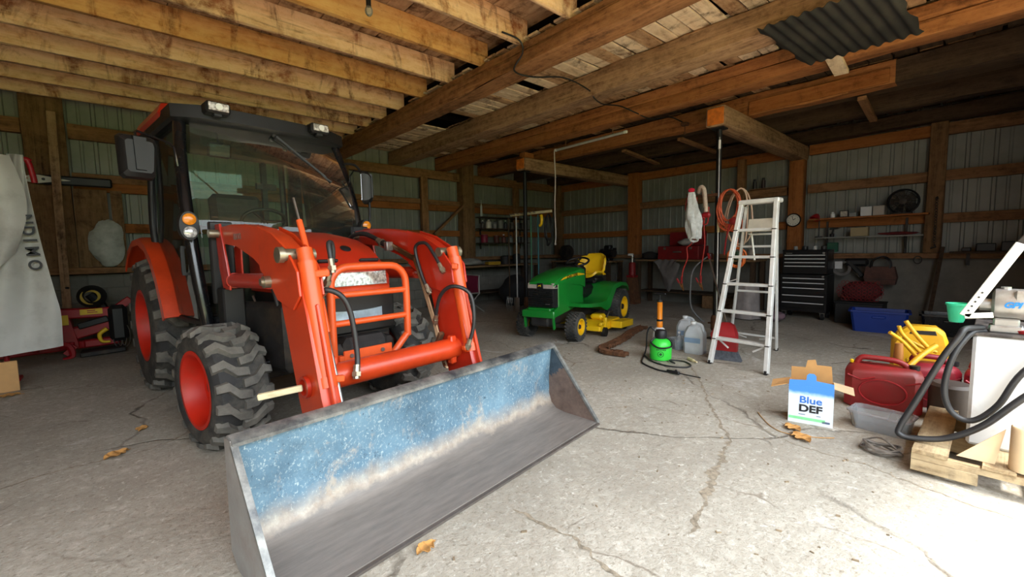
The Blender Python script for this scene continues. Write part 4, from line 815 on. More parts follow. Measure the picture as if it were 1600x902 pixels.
# ---------------------------------------------------------------- step ladder
LD = thing('step_ladder', 'white aluminium step ladder standing open on the floor', 'ladder', (5.3, 1.85, 0)); LL = lambda x, y, z: V(x-5.3, y-1.85, z)
FB_ = ((4.83, 2.08), (4.775, 1.49)); FT = ((5.33, 1.97), (5.31, 1.61))
def fr(i, z): t = z/1.8; return LL(FB_[i][0]+(FT[i][0]-FB_[i][0])*t, FB_[i][1]+(FT[i][1]-FB_[i][1])*t, z)
for i in (0, 1): MB().bar(fr(i, 0.01), fr(i, 1.8), .040, .07, (1, 0, 0), .004).build('front_rail', ALU, LD)
for i, (p, q) in enumerate((((6.02, 2.33), (5.40, 1.95)), ((5.98, 1.76), (5.38, 1.63)))):
    MB().bar(LL(*p, .01), LL(*q, 1.76), .024, .045, (1, 0, 0), .004).build('rear_rail', ALU, LD); MB().box(LL(*p, .02), (.05, .035, .04), .008).build('foot', BLACK, LD)
for i in (0, 1): MB().box(fr(i, .02), (.075, .036, .045), .008).build('foot', BLACK, LD)
for z in (.28, .585, .885, 1.185, 1.485):
    a, c = fr(0, z), fr(1, z); b = MB(); b.bar(a+V(.02, 0, 0), c+V(.02, 0, 0), .085, .03, bev=.004); b.build('step', ALU, LD)
    b = MB()
    for p in (a, c):
        for dx in (-.018, .012): b.cyl(p+V(dx-.02, -.022, 0), p+V(dx-.02, .022, 0), .006, n=6)
    b.build('rivets', DARK, LD)
b = MB(); b.box(LL(5.355, 1.79, 1.80), (.15, .42, .05), .012); b.build('top_cap', ALU, LD)
b = MB(); b.bar(LL(5.42, 1.93, 1.54), LL(5.42, 1.65, 1.54), .012, .15, (.3, 0, 1)); b.build('paint_shelf', pm('cream_plastic_shelf', rgb(214, 206, 190), .5), LD)
b = MB(); b.tube([LL(5.46, 1.94, 1.45), LL(5.5, 1.92, 1.44), LL(5.56, 1.9, 1.14)], .012, 6); b.tube([LL(5.46, 1.66, 1.45), LL(5.5, 1.67, 1.44), LL(5.56, 1.69, 1.14)], .012, 6); b.bar(LL(5.5, 1.92, 1.44), LL(5.5, 1.67, 1.44), .02, .02); b.build('shelf_arm', ALU, LD)
def rr_(i, z): p, q = (((6.02, 2.33), (5.40, 1.95)), ((5.98, 1.76), (5.38, 1.63)))[i]; t = z/1.76; return LL(p[0]+(q[0]-p[0])*t, p[1]+(q[1]-p[1])*t, z)
for z in (.17, .75, 1.3): MB().bar(rr_(0, z), rr_(1, z), .02, .025, bev=.003).build('rear_brace', ALU, LD)
for i in (0, 1):
    MB().bar(fr(i, .9), rr_(i, .9), .006, .02, (0, 1, 0)).build('spreader', ALU, LD); MB().bar(rr_(i, .17), rr_(i, .17).lerp(rr_(1-i, .04), .35)-V(0, 0, .0), .006, .015, (0, 1, 0)).build('corner_brace', ALU, LD)
    MB().bar(fr(i, .28)+V(.05, 0, 0), fr(i, .16).lerp(fr(1-i, .27), .28)+V(.03, 0, 0), .006, .018, (0, 1, 0)).build('corner_brace', ALU, LD)

# ---------------------------------------------------------------- floor objects round the sprayer
LIME = pm('lime_green_plastic', rgb(58, 214, 66), .4, 0, .04, 4, coat=.2)
SPR = thing('pump_sprayer', 'lime green pump sprayer with a black cap and coiled black hose', 'sprayer', (4.62, 2.565, 0), -.55)
b = MB(); b.lathe([(.10, 0), (.118, .012), (.122, .05), (.122, .17), (.115, .21), (.09, .24), (.06, .255)], (0, 0, 0), n=28); b.build('tank', LIME, SPR)
b = MB(); b.lathe([(.065, .25), (.07, .27), (.068, .33), (.055, .35), (.01, .355)], n=20); b.build('cap', BLACK, SPR)
sf = lambda r_, f_, z: V(.875*r_-.485*f_, -.485*r_-.875*f_, z)
b = MB(); b.tube([sf(-.06, .03, .262), sf(-.105, .06, .225), sf(-.10, .085, .20), sf(-.04, .123, .165), sf(.02, .128, .158), sf(.08, .11, .165), sf(.122, .06, .18), sf(.11, .02, .23), sf(.06, .02, .262)], .010, 6, smooth=3); b.build('carry_strap', BLACK, SPR, ang=60)
LOGO = pm('dark_green_print', rgb(16, 84, 30), .5)
b = MB(); b.lathe([(.034, 0), (.034, .004), (.028, .004), (.028, 0), (.034, 0)], sf(0, .119, .085), sf(0, 1, 0), 22, False); b.lathe([(.014, 0), (.016, .004), (.0, .006)], sf(0, .119, .085), sf(0, 1, 0), 12); b.build('round_logo', LOGO, SPR)
b = MB()
for k in range(6): b.bar(sf(-.045+.018*k, .1205, .136), sf(-.034+.018*k, .1205, .136), .004, .014)
b.build('faded_print', LOGO, SPR, kind='stuff')
b = MB(); b.tube([(-.06, .02, .33), (-.10, .05, .38), (-.12, .10, .3), (-.10, .16, .1), (-.12, .17, .012), (-.2, .05, .01), (-.3, -.15, .01), (-.28, -.42, .01), (-.22, -.52, .01)], .009, 7, smooth=6)
b.tube([(-.12, .17, .02), (-.16, -.1, .01), (-.10, -.32, .01), (.05, -.42, .01), (.16, -.36, .01), (.18, -.2, .01), (.1, -.12, .012), (.02, -.16, .022), (.04, -.24, .01)], .009, 7, smooth=6); b.build('hose', HOSE, SPR, ang=60)
b = MB(); b.bar((-.22, -.52, .02), (-.16, -.66, .025), .03, .03, bev=.008); b.bar((-.19, -.6, .012), (-.17, -.62, .05), .016, .02); b.tube([(-.16, -.66, .025), (-.06, -.86, .03)], .006, 6); b.build('spray_wand', BLACK, SPR)
solo(MB().bar((4.82, 2.33, .018), (4.74, 2.22, .018), .03, .03, bev=.008).bar((4.74, 2.22, .02), (4.70, 2.17, .02), .016, .012), 'spray_nozzle', W['stick'], 'small beige spray nozzle lying inside the loop of black hose', 'nozzle')
PU = thing('hand_pump', 'orange hand pump with a black T handle standing in a white jar', 'pump', (5.12, 2.86, 0))
b = MB(); b.lathe([(.08, 0), (.09, .02), (.09, .19), (.07, .25), (.04, .28)], n=20); b.build('jar', WHITE, PU)
b = MB(); b.lathe([(.03, .27), (.038, .29), (.038, .36), (.033, .37), (.033, .60), (.038, .61), (.03, .63)], n=18); b.build('barrel', pm('orange_plastic', rgb(240, 140, 30), .4, 0, .04, 5), PU)
b = MB(); b.cyl((0, 0, .36), (0, 0, .385), .041, n=18); b.cyl((0, 0, .61), (0, 0, .64), .04, n=18); b.cyl((0, 0, .63), (0, 0, .71), .008, n=8); b.bar((0, -.08, .715), (0, .08, .715), .022, .022, bev=.006); b.build('plunger', BLACK, PU)
CLEAR = glass('clear_plastic', (.93, .95, .96, 1), 1.4, .08, .22, (.75, .8, .84, 1)); MILKY = glass('milky_plastic', (.86, .9, .92, 1), 1.4, .15, .55, (.8, .84, .87, 1))
def open_box(name, c, lx, ly, h, taper, rz, mat, label, cat, t=.004, lip=.012):
    r = lambda k, e, z: [V(sx*(lx/2*k-e-q), sy*(ly/2*k-e-p), z) for sx, sy, q, p in ((-1, -1, .03, 0), (1, -1, .03, 0), (1, -1, 0, .03), (1, 1, 0, .03), (1, 1, .03, 0), (-1, 1, .03, 0), (-1, 1, 0, .03), (-1, -1, 0, .03))]
    th = thing(name, label, cat, c, rz); b = MB(); b.loft([r(taper, t, t), r(taper, 0, 0), r(1, 0, h-lip), r(1, -lip, h-lip), r(1, -lip, h), r(1, t, h), r(taper, t, t)], True, True); b.build('tub', mat, th, ang=30); return th
bin_ = open_box('plastic_bin', (5.30, 2.665, 0), .26, .19, .14, .86, -.5, CLEAR, 'low clear plastic bin with a water bottle in it behind the green sprayer', 'bin')
BT = thing('water_bottle', 'clear water bottle with a white cap beside the green sprayer', 'bottle', (5.27, 2.67, .006))
b = MB(); b.lathe([(.03, 0), (.034, .01), (.034, .06), (.031, .07), (.034, .08), (.034, .14), (.015, .19), (.014, .2)], n=18); b.build('body', CLEAR, BT); MB().lathe([(.017, .2), (.017, .22), (.01, .222)], n=14).build('cap', WHITE, BT)
def jug(x, y, rz, label):
    j = thing('jug', label, 'jug', (x, y, 0), rz); r = lambda hx, hy, z, q=.03: [V(sx*(hx-a), sy*(hy-c), z) for sx, sy, a, c in ((-1, -1, q, 0), (1, -1, q, 0), (1, -1, 0, q), (1, 1, 0, q), (1, 1, q, 0), (-1, 1, q, 0), (-1, 1, 0, q), (-1, -1, 0, q))]
    b = MB(); b.loft([r(.09, .11, 0), r(.096, .116, .015), r(.096, .116, .18), r(.093, .113, .19), r(.096, .116, .2), r(.094, .114, .25), r(.08, .08, .33), r(.045, .05, .35, .02), r(.035, .035, .36, .015)]); b.build('body', MILKY, j, ang=30)
    b = MB(); b.tube([(0, -.10, .25), (0, -.085, .34), (0, -.05, .365), (0, -.01, .37)], .017, 8, smooth=3); b.build('handle', MILKY, j, ang=60); MB().lathe([(.034, .36), (.034, .39), (.02, .394)], (0, .02, 0), n=16).build('cap', WHITE, j); MB().box((-.0965, 0, .17), (.003, .19, .06)).build('blue_band', pm('pale_blue_label', rgb(132, 156, 184), .5), j)
jug(5.57, 2.72, .2, 'translucent white jug with a loop handle, further from the red broom'); jug(5.2, 2.43, .1, 'translucent white jug half full beside the red broom')
BRM = thing('push_broom', 'red angled broom with grey bristles leaning on the steel post', 'broom', (5.1, 2.03, 0), .18)
b = MB(); b.loft([[V(-.03, -.13, .11), V(.05, -.13, .11), V(.05, .14, .11), V(-.03, .14, .11)], [V(-.05, -.125, .26), V(.07, -.125, .26), V(.07, .14, .26), V(-.05, .14, .26)], [V(-.05, -.12, .30), V(.09, -.12, .30), V(.09, .15, .30), V(-.05, .15, .30)], [V(.0, -.08, .40), V(.1, -.08, .40), V(.1, .1, .40), V(.0, .1, .40)], [V(.04, -.03, .43), V(.09, -.03, .43), V(.09, .04, .43), V(.04, .04, .43)]]); b.build('head', REDP, BRM, ang=30)
b = MB()
for k in range(16):
    for j in range(3):
        y0 = -.12+.0165*k; y1 = y0*1.3-.01; x0 = -.02+.025*j; b.loft([[V(x0-.006, y0-.006, .12), V(x0+.006, y0-.006, .12), V(x0+.006, y0+.006, .12), V(x0-.006, y0+.006, .12)], [V(x0*1.4-.01, y1-.011, .0), V(x0*1.4+.01, y1-.011, .0), V(x0*1.4+.01, y1+.011, .0), V(x0*1.4-.01, y1+.011, .0)]])
b.build('bristles', pm('grey_bristle', rgb(92, 96, 104), .9, 0, .25, 40), BRM, kind='stuff')
b = MB(); b.tube([(.065, 0, .41), (.98, .43, 1.18)], .012, 8); b.build('handle', STEEL, BRM, ang=60); MB().tube([(.93, .405, 1.14), (1.01, .445, 1.21)], .017, 8).build('grip', REDP, BRM, ang=60)
# rusty conveyor chain
CH = thing('roller_chain', 'rusty brown conveyor chain lying bent on the floor by the sprayer', 'chain', (5.2, 3.4, 0))
cp = spline([(6.2, 3.76, 0), (5.75, 3.66, 0), (5.3, 3.5, 0), (4.85, 3.38, 0), (4.58, 3.33, 0), (4.42, 3.22, 0), (4.40, 3.08, 0), (4.43, 2.93, 0)], 8)
lk = MB()
for o in (-.055, .055): lk.box((0, o, .03), (.095, .01, .05), .004)
lk.cyl((.03, -.07, .03), (.03, .07, .03), .02, n=8); lk.cyl((-.03, -.07, .03), (-.03, .07, .03), .014, n=8); lkm = lk.mesh('link', RUST)
acc = 0; last = cp[0]; kk = 0
for p in cp[1:]:
    seg = (p-last); L_ = seg.length
    while acc < L_:
        q = last+seg*(acc/L_); link('link', lkm, CH, q-V(5.2, 3.4, 0)+V(0, 0, .004*(kk % 3)+.001), (RN.uniform(-.12, .12)*0+.06*((kk % 3)-1), 0, math.atan2(seg.y, seg.x))); acc += .072; kk += 1
    acc -= L_; last = p

# ---------------------------------------------------------------- foreground right: box, cans, hose, tank on a pallet
CARD = pm('brown_cardboard', rgb(196, 148, 92), .85, 0, .06, 12); CARDL = pm('pale_cardboard', rgb(214, 186, 148), .85, 0, .05, 12)
def defmat():
    m, N, L, b = nodes('printed_carton_face'); v = mapping(N, L, rand=False); sp = N.new('ShaderNodeSeparateXYZ'); L.new(v, sp.inputs[0])
    w = N.new('ShaderNodeMath'); w.operation = 'MULTIPLY_ADD'; L.new(tnoise(N, L, v, 18, 4), w.inputs[0]); w.inputs[1].default_value = .03; L.new(sp.outputs['Z'], w.inputs[2])
    L.new(ramp(N, L, w.outputs[0], [(0, rgb(226, 232, 240)), (.222, rgb(222, 232, 246)), (.24, rgb(150, 196, 244)), (.255, rgb(70, 142, 232)), (1, rgb(64, 136, 228))]), b.inputs['Base Color']); b.inputs['Roughness'].default_value = .5; return m
DEFM = defmat()
BX = thing('carton', 'open blue and white Blue DEF carton standing on the concrete', 'carton', (3.64, .84, 0), math.atan2(-.26, .06)+PI/2-.0)
# local: face towards -x, width along y
b = MB(); b.box((.004, 0, .14), (.008, .27, .28)); b.prism([(-.135, .28), (.135, .28), (.133, .315), (.03, .325), (.028, .36), (.015, .375), (-.015, .375), (-.028, .36), (-.03, .325), (-.133, .315)], 0.002, .008, 'yz'); b.build('front_panel', DEFM, BX)
b = MB(); b.box((.10, -.131, .14), (.19, .008, .28)); b.box((.10, .131, .14), (.19, .008, .28)); b.box((.10, 0, .004), (.19, .25, .008)); b.box((.196, 0, .14), (.008, .27, .28)); b.prism([(-.13, .28), (.13, .28), (.13, .37), (.04, .375), (.03, .43), (-.02, .44), (-.03, .40), (-.12, .40)], .193, .199, 'yz'); b.build('carton_shell', CARD, BX)
for s in (-1, 1):
    b = MB(); b.loft([[V(.015, s*.135, .28), V(.19, s*.135, .28), V(.19, s*.135, .286), V(.015, s*.135, .286)], [V(.02, s*.25, .25 if s < 0 else .235), V(.17, s*.25, .262 if s < 0 else .25), V(.17, s*.25, .268 if s < 0 else .256), V(.02, s*.25, .256 if s < 0 else .241)]]); b.build('side_flap', CARDL if s < 0 else CARD, BX)
fm = lambda y, z: frame((-.002, y, z), (0, -1, 0), (0, 0, 1))
text('carton_lettering', 'Blue', .070, pm('print_blue', rgb(44, 116, 210), .5), BX, fm(0, .176), bold=.0012, sx=1.12); text('carton_lettering', 'DEF', .072, pm('print_black', rgb(22, 24, 30), .5), BX, fm(.0, .112), bold=.0025, sx=1.15)
b = MB(); b.box((-.001, .02, .038), (.002, .22, .02)); b.build('green_stripe', pm('print_green', rgb(140, 226, 160), .5), BX); b = MB(); b.box((-.001, .05, .068), (.002, .04, .004)); b.box((-.001, -.05, .068), (.002, .025, .004)); b.box((-.001, -.095, .03), (.002, .045, .014)); b.build('small_print', pm('print_grey', rgb(96, 110, 140), .5), BX)
TUBM = glass('cloudy_tub_plastic', (.88, .9, .92, 1), 1.4, .12, .24, (.72, .75, .78, 1))
open_box('food_tub', (3.885, .475, 0), .21, .33, .125, .88, -.12, TUBM, 'empty translucent plastic tub on the floor in front of the red jerry can', 'tub', .004, .012)
b = MB()
for k in range(7):
    a0 = RN.uniform(0, 1); r1, r2 = .055+.006*(k % 3), .075+.008*(k % 4)
    b.tube([V(3.43+r1*math.cos(a0+t)*(1+.1*math.sin(2*t+k)), .41+r2*math.sin(a0+t), .012+.007*k+.012*math.sin(t*2+k)) for t in [2*PI*i/20 for i in range(21)]], .0055, 6)
b.tube([(3.43, .34, .05), (3.47, .42, .085), (3.5, .5, .04), (3.46, .52, .006)], .0055, 6, smooth=4); solo(b, 'wire_coil', pm('grey_cable', rgb(120, 112, 104), .6, 0, .2, 30), 'coil of thin grey cable on the floor beside the pallet', 'cable', ang=60)
def jerry(name, loc, rz, lx, ly, h, mat, label, cap=True):
    j = thing(name, label, 'fuel can', loc, rz); r = lambda a, c, z, q=.05: [V(sx*(a-i), sy*(c-k), z) for sx, sy, i, k in ((-1, -1, q, 0), (1, -1, q, 0), (1, -1, 0, q), (1, 1, 0, q), (1, 1, q, 0), (-1, 1, q, 0), (-1, 1, 0, q), (-1, -1, 0, q))]
    b = MB(); b.loft([r(lx/2-.012, ly/2-.012, 0), r(lx/2, ly/2, .015), r(lx/2, ly/2, h*.72), r(lx/2-.01, ly/2-.015, h*.8), r(lx/2-.035, ly/2-.05, h*.86, .04)]); bd = b.build('body', mat, j, ang=40)
    b = MB(); b.tube([(0, ly*.36, h*.84), (0, ly*.30, h*.97), (0, ly*.18, h*.99), (0, -ly*.12, h*.98), (0, -ly*.26, h*.92), (0, -ly*.3, h*.84)], .021, 8, smooth=4); b.build('handle', mat, j, ang=60)
    b = MB(); b.tube([V(-lx/2-.001, ly*.30*math.cos(a), h*.38+h*.24*math.sin(a)) for a in [2*PI*k/24 for k in range(25)]], .007, 6, False); b.tube([(-lx/2-.001, ly*.46, h*.66), (-lx/2-.001, ly*.28, h*.58), (-lx/2-.001, ly*.1, h*.66)], .007, 6); b.tube([(-lx/2-.001, -ly*.46, h*.66), (-lx/2-.001, -ly*.28, h*.58)], .007, 6); b.build('moulded_rib', mat, j, ang=60)
    if cap: MB().lathe([(.032, h*.84), (.034, h*.92), (.02, h*.93)], (0, -ly*.38, 0), n=14).build('spout_cap', BLACK, j); MB().lathe([(.012, h*.85), (.014, h*.9), (.006, h*.92)], (0, ly*.42, 0), n=10).build('vent_cap', YELLOW, j)
    return j
jerry('jerry_can', (4.42, .545, 0), .12, .22, .47, .40, REDP, 'big dusty red plastic jerry can behind the translucent tub')
jerry('jerry_can', (4.76, .30, 0), .3, .2, .34, .40, pm('dark_red_plastic', rgb(140, 24, 40), .5, 0, .1, 4), 'darker red fuel can behind the big jerry can, under the yellow spouts')
YC = pm('yellow_can_plastic', rgb(222, 168, 30), .45, 0, .07, 4, dirt=rgb(150, 110, 40), dirt_amt=.2)
yj = thing('diesel_can', 'yellow fuel can with a moulded handle hole behind the red cans', 'fuel can', (5.05, .40, 0), .15)
b = MB(); pl = [(-.17, 0), (.17, 0), (.18, .1), (.18, .46), (.14, .54), (.06, .60), (-.1, .60), (-.15, .56), (-.18, .46), (-.18, .1)]; b.prism(pl, -.09, .09, 'yz', .03); b.build('body', YC, yj, ang=40); b = MB(); b.prism([(-.1, .535), (.07, .535), (.06, .565), (-.09, .57)], -.094, .094, 'yz', .004); b.build('handle_hole', BLACK, yj)
for nm, pts, r, lab in (('can_spout', [(4.5, .53, .60), (4.56, .46, .53), (4.6, .38, .42)], .014, 'thin yellow spout sticking out furthest left from the fuel cans'), ('can_spout', [(4.62, .49, .64), (4.63, .47, .58), (4.65, .40, .49), (4.66, .36, .44)], .014, 'curved yellow spout in the middle of the fuel cans'), ('can_spout', [(4.66, .455, .68), (4.68, .385, .565), (4.70, .295, .445)], .016, 'longest straight yellow spout rising from the fuel cans'), ('can_spout', [(4.46, .40, .36), (4.55, .34, .44), (4.64, .27, .51)], .02, 'stubby yellow spout screwed into the big red jerry can'), ('can_spout', [(4.72, .47, .535), (4.76, .365, .47), (4.80, .275, .43)], .013, 'yellow spout lying level across the other spouts')):
    solo(MB().tube(pts, r, 9, smooth=4), nm, YC, lab, 'spout', 'yellow can spouts', 60)
b = MB(); b.lathe([(.02, .36), (.03, .37), (.032, .42), (.026, .5), (.024, .52)], (4.5, .47, 0), n=12); solo(b, 'filler_neck', pm('tan_plastic', rgb(168, 110, 50), .5), 'tan filler neck standing up out of the big red jerry can', 'spout')
jerry('jerry_can', (4.72, -.02, 0), .0, .22, .26, .42, pm('faded_red_plastic', rgb(160, 36, 52), .5, 0, .1, 4), 'faded red fuel can half hidden behind the black fuel hose', False)
solo(MB().lathe([(.11, 0), (.12, .02), (.12, .26), (.10, .28), (.0, .285)], (4.44, .165, 0), n=22), 'grey_drum', pm('dull_brown_drum', rgb(74, 66, 62), .6, 0, .15, 6), 'dull brown drum in the shade behind the hose', 'drum')
# pallet
PAL = thing('pallet', 'broken wooden pallet under the white fuel tank', 'pallet', (3.75, -.3, 0))
for k, x in enumerate((-.06, .36)): piece('stringer', PAL, V(3.75+x+.02, -.86, .075), V(3.75+x+.02, .26, .075), .045, .10, W['pallet'], rough=.004, seed=k)
for k, (y, w_) in enumerate(((.185, .145), (-.07, .12), (-.25, .10), (-.47, .12), (-.7, .14))): piece('deck_board', PAL, V(3.24, y, .137), V(4.2, y, .137), w_, .022, W['pallet'], rough=.002, seed=k)
for k, y in enumerate((.185, -.5)): piece('bottom_board', PAL, V(3.30, y, .0125), V(4.2, y, .0125), .12, .021, W['pallet'], seed=k)
piece('stringer', PAL, V(3.27, -.86, .108), V(3.27, .26, .108), .045, .034, W['pallet'], rough=.003, seed=5)
for k, (ya, yb) in enumerate(((-.0, .26), (-.50, -.25), (-.86, -.75))): piece('end_block', PAL, V(3.27, ya, .057), V(3.27, yb, .057), .05, .066, W['pallet'], rough=.003, seed=4+k)
# fuel tank with its pump
TANKM = pm('chipped_white_paint', rgb(226, 228, 230), .45, 0, .03, 3, dirt=rgb(176, 140, 104), dirt_amt=.02)
TK = thing('fuel_tank', 'white steel transfer fuel tank with a pump on top, standing on the pallet', 'tank', (3.86, -.34, .15))
b = MB(); b.box((0, 0, .315), (.66, .80, .63), .015); b.build('body', TANKM, TK); b = MB(); b.box((0, 0, .638), (.67, .81, .016), .004); b.build('top_plate', pm('oily_black_top', rgb(52, 46, 44), .5, 0, .3, 20, dirt=rgb(140, 130, 120), dirt_amt=.2), TK)
PUMPM = pm('cast_pump_metal', rgb(190, 188, 184), .35, .7, .1, 14, dirt=rgb(140, 128, 108), dirt_amt=.2)
pq = lambda x, y, z: V(x-3.86, y+.34, z-.15)
b = MB(); b.box(pq(3.66, -.06, .815), (.12, .13, .04), .008); b.box(pq(3.66, -.06, .85), (.09, .10, .05), .008); b.lathe([(.055, 0), (.082, .012), (.085, .03), (.085, .13), (.075, .14), (.075, .26), (.05, .27)], pq(3.66, .0, .955), (0, -1, 0), 26); b.box(pq(3.63, -.115, 1.0), (.1, .07, .07), .01); b.cyl(pq(3.66, .045, .945), pq(3.66, -.01, .945), .035, n=14); b.cyl(pq(3.66, -.05, 1.03), pq(3.66, -.05, 1.05), .02, n=10); pump = b.build('pump', PUMPM, TK)
text('pump_lettering', 'GPI', .042, pm('logo_blue', rgb(30, 130, 214), .4), TK, frame(pq(3.5735, -.075, .955), (0, -1, 0), (0, 0, 1)), shear=.35, bold=.002)
LEV = pm('white_bracket', rgb(232, 234, 226), .4, 0, .03, 6)
b = MB(); b.bar(pq(3.54, .10, .885), pq(3.54, -.09, 1.29), .014, .045, (0, 1, .5), .003); b.bar(pq(3.54, .10, .885), pq(3.54, -.01, .90), .014, .03, (0, 0, 1), .003); lv = b.build('nozzle_bracket', LEV, TK)
b = MB()
for k in range(5): b.cyl(pq(3.528, .085-.012*k, .918+.026*k), pq(3.532, .085-.012*k, .918+.026*k), .005, n=6)
b.build('bracket_holes', DARK, lv, kind='stuff')
b = MB(); b.bar(pq(3.56, -.06, 1.25), pq(3.56, -.16, 1.42), .02, .03, (0, 1, .5), .004); b.build('nozzle_spout', DARK, TK)
b = MB(); b.lathe([(.03, 0), (.035, .015), (.02, .02)], pq(3.62, -.13, .80), n=14); b.build('red_cap', REDP, TK)
MINT = pm('mint_plastic', rgb(60, 206, 156), .4, 0, .04, 5)
CU = thing('plastic_cup', 'mint green plastic cup hung at the pump end of the white tank', 'cup', (3.66, .135, .832)); b = MB(); b.lathe([(.001, 0), (.03, 0), (.034, .01), (.046, .10), (.052, .10), (.052, .112), (.044, .112), (.032, .012), (.001, .01)], n=24, caps=False); b.build('cup_body', MINT, CU, ang=40); b = MB(); b.cyl((0, -.045, .09), (0, -.09, .09), .006, n=6); b.build('hook', STEEL, CU)
hz = MB(); hz.tube([(3.58, .03, .82), (3.47, .09, .82), (3.44, .11, .78), (3.41, .17, .65), (3.38, .26, .40), (3.36, .325, .22), (3.35, .32, .175), (3.36, .25, .172), (3.38, .13, .205), (3.39, 0, .31), (3.40, -.13, .49), (3.45, -.3, .7)], .0165, 10, smooth=7)
hz.tube([(3.6, .02, .8), (3.52, .07, .79), (3.46, .13, .66), (3.44, .155, .47), (3.44, .12, .345), (3.44, .04, .315), (3.45, -.05, .42), (3.46, -.13, .62), (3.47, -.3, .85)], .0155, 10, smooth=7)
solo(hz, 'fuel_hose', HOSE, 'thick black fuel hose looping down from the white tank to the pallet edge', 'hose', ang=60)
solo(MB().lathe([(.052, 0), (.056, 0), (.056, .22), (.05, .225), (.048, .22), (.048, .0), (.052, 0)], (3.30, -.155, .149), n=26, caps=False), 'cardboard_tube', CARDL, 'short pale cardboard tube standing on the pallet front', 'tube', ang=50)
b = MB(); b.add([(3.29, .085, .150), (3.29, -.055, .150), (3.345, -.085, .33), (3.297, .085, .150), (3.297, -.055, .150), (3.352, -.085, .33)], [(0, 1, 2), (5, 4, 3), (0, 3, 4, 1), (1, 4, 5, 2), (2, 5, 3, 0)]); solo(b, 'cardboard_scrap', CARDL, 'triangular scrap of pale cardboard leaning on the white tank', 'cardboard', ang=0)

# ---------------------------------------------------------------- steel posts and what hangs on them
POSTB = pm('black_steel_post', rgb(28, 27, 28), .5, .3, .2, 10)
P1 = thing('steel_post', 'black steel jack post under the cut timber end, hung with cords', 'post', (6.2, 2.61, 0)); b = MB(); b.cyl((0, 0, .02), (0, 0, 2.9), .035); b.box((0, 0, .01), (.16, .16, .02)); b.box((0, 0, 2.91), (.16, .16, .018)); b.build('tube', POSTB, P1); b = MB(); b.lathe([(.05, .12), (.06, .14), (.06, .3), (.045, .34)], n=14); b.bar((0, -.1, .22), (0, .1, .22), .02, .02); b.build('jack_screw', RUST, P1)
P2 = thing('steel_post', 'black steel jack post behind the lawn tractor, hand tools hung beside it', 'post', (6.2, 6.47, 0)); b = MB(); b.cyl((0, 0, .02), (0, 0, 2.88), .04); b.box((0, 0, .01), (.16, .16, .02)); b.box((0, 0, 2.89), (.16, .16, .018)); b.build('tube', POSTB, P2); MB().lathe([(.05, .12), (.06, .14), (.06, .3), (.045, .34)], n=14).build('jack_screw', RUST, P2)
HK = thing('hook_rail', 'rusty hooks and bar strapped to the front steel post', 'hook', (6.12, 2.65, 1.6)); b = MB(); b.bar((0.02, -.33, .42), (0.02, .36, .42), .03, .04, bev=.004)
for y in (-.30, -.2, -.02, .1, .22, .33): b.tube([(.0, y, .43), (-.06, y, .42), (-.075, y, .46)], .007, 6)
b.build('rail', RUST, HK)
PO = thing('pole', 'thin pale pole with a white band leaning on the front steel post', 'pole', (5.985, 2.5, 0)); MB().cyl((0, 0, .0), (.13, .07, 2.78), .011, n=8).build('shaft', STEEL, PO); MB().cyl((.122, .066, 2.62), (.128, .068, 2.74), .016, n=10).build('band', WHITE, PO); MB().cyl((.073, .038, 1.5), (.081, .043, 1.68), .017, n=10).build('wrap', W['stick'], PO)
# hanging things
b = MB()
def sack(u, v):
    a = u*2*PI; z = 1.42+.64*v; r = (.018+.08*math.sin((.25+.68*v)*PI))*(1+.22*math.sin(4*a+v*5)+.1*math.sin(9*a-v*7)); return V(5.92+r*math.cos(a)*.6, 2.85-.05*(1-v)+r*math.sin(a), z)
SK = thing('mesh_sack', 'white net sack with a red tie hanging left of the steel post', 'sack', (5.92, 2.85, 1.42)); b.grid(sack, 24, 14); wpart(b, 'sack_body', pm('white_net', rgb(212, 216, 216), .8, 0, .12, 30), SK, 60); b = MB(); b.ball((5.92, 2.855, 2.09), .045, 10, 6, (1, 1, .7)); b.tube([(5.92, 2.85, 2.08), (5.98, 2.86, 2.08), (6.05, 2.87, 2.05)], .012, 6); wpart(b, 'tie', pm('bright_red_cloth', rgb(214, 26, 60), .8), SK); b = MB(); b.lathe([(.05, 0), (.062, .01), (.062, .03), (.04, .035), (.04, 0), (.05, 0)], (5.91, 2.80, 1.40), (.7, .3, 1), 18, False); wpart(b, 'ring', WHITE, SK)
b = MB(); b.tube([(6.03, 2.80, 2.06), (5.96, 2.75, 2.12), (5.94, 2.69, 2.09), (5.93, 2.66, 1.9), (5.93, 2.65, 1.78)], .026, 8, smooth=5); b.tube([(6.03, 2.75, 2.1), (5.97, 2.70, 2.0), (5.94, 2.67, 1.84)], .022, 8, smooth=4); solo(b, 'fleece_strap', pm('cream_fleece', rgb(206, 186, 168), .95, 0, .12, 40, bmp=.5), 'cream fleece strap folded over the hook rail', 'strap', ang=60)
JR = pm('red_cable', rgb(176, 44, 36), .5, 0, .12, 20); JO = pm('orange_cord', rgb(196, 86, 48), .55, 0, .12, 20); JW = pm('pale_hose', rgb(190, 160, 136), .5, 0, .1, 12)
def clamp(p, d, par, mat, k):
    b = MB(); p = V(*p); b.bar(p, p+V(0, -.03, -.12), .012, .016); b.bar(p+V(0, .05, .02), p+V(0, -.02, -.10), .012, .016); b.cyl(p+V(-.02, 0, -.05), p+V(.02, 0, -.05), .012, n=8); wpart(b, 'clamp_jaw', pm('clamp_brass%d' % k, rgb(160, 112, 70), .45, .6), par)
    b = MB(); b.bar(p+V(0, .0, .09), p+V(0, .0, -.02), .024, .028, bev=.006); b.bar(p+V(0, .075, .055), p+V(0, .035, -.01), .022, .024, bev=.006); wpart(b, 'clamp_grip', mat, par)
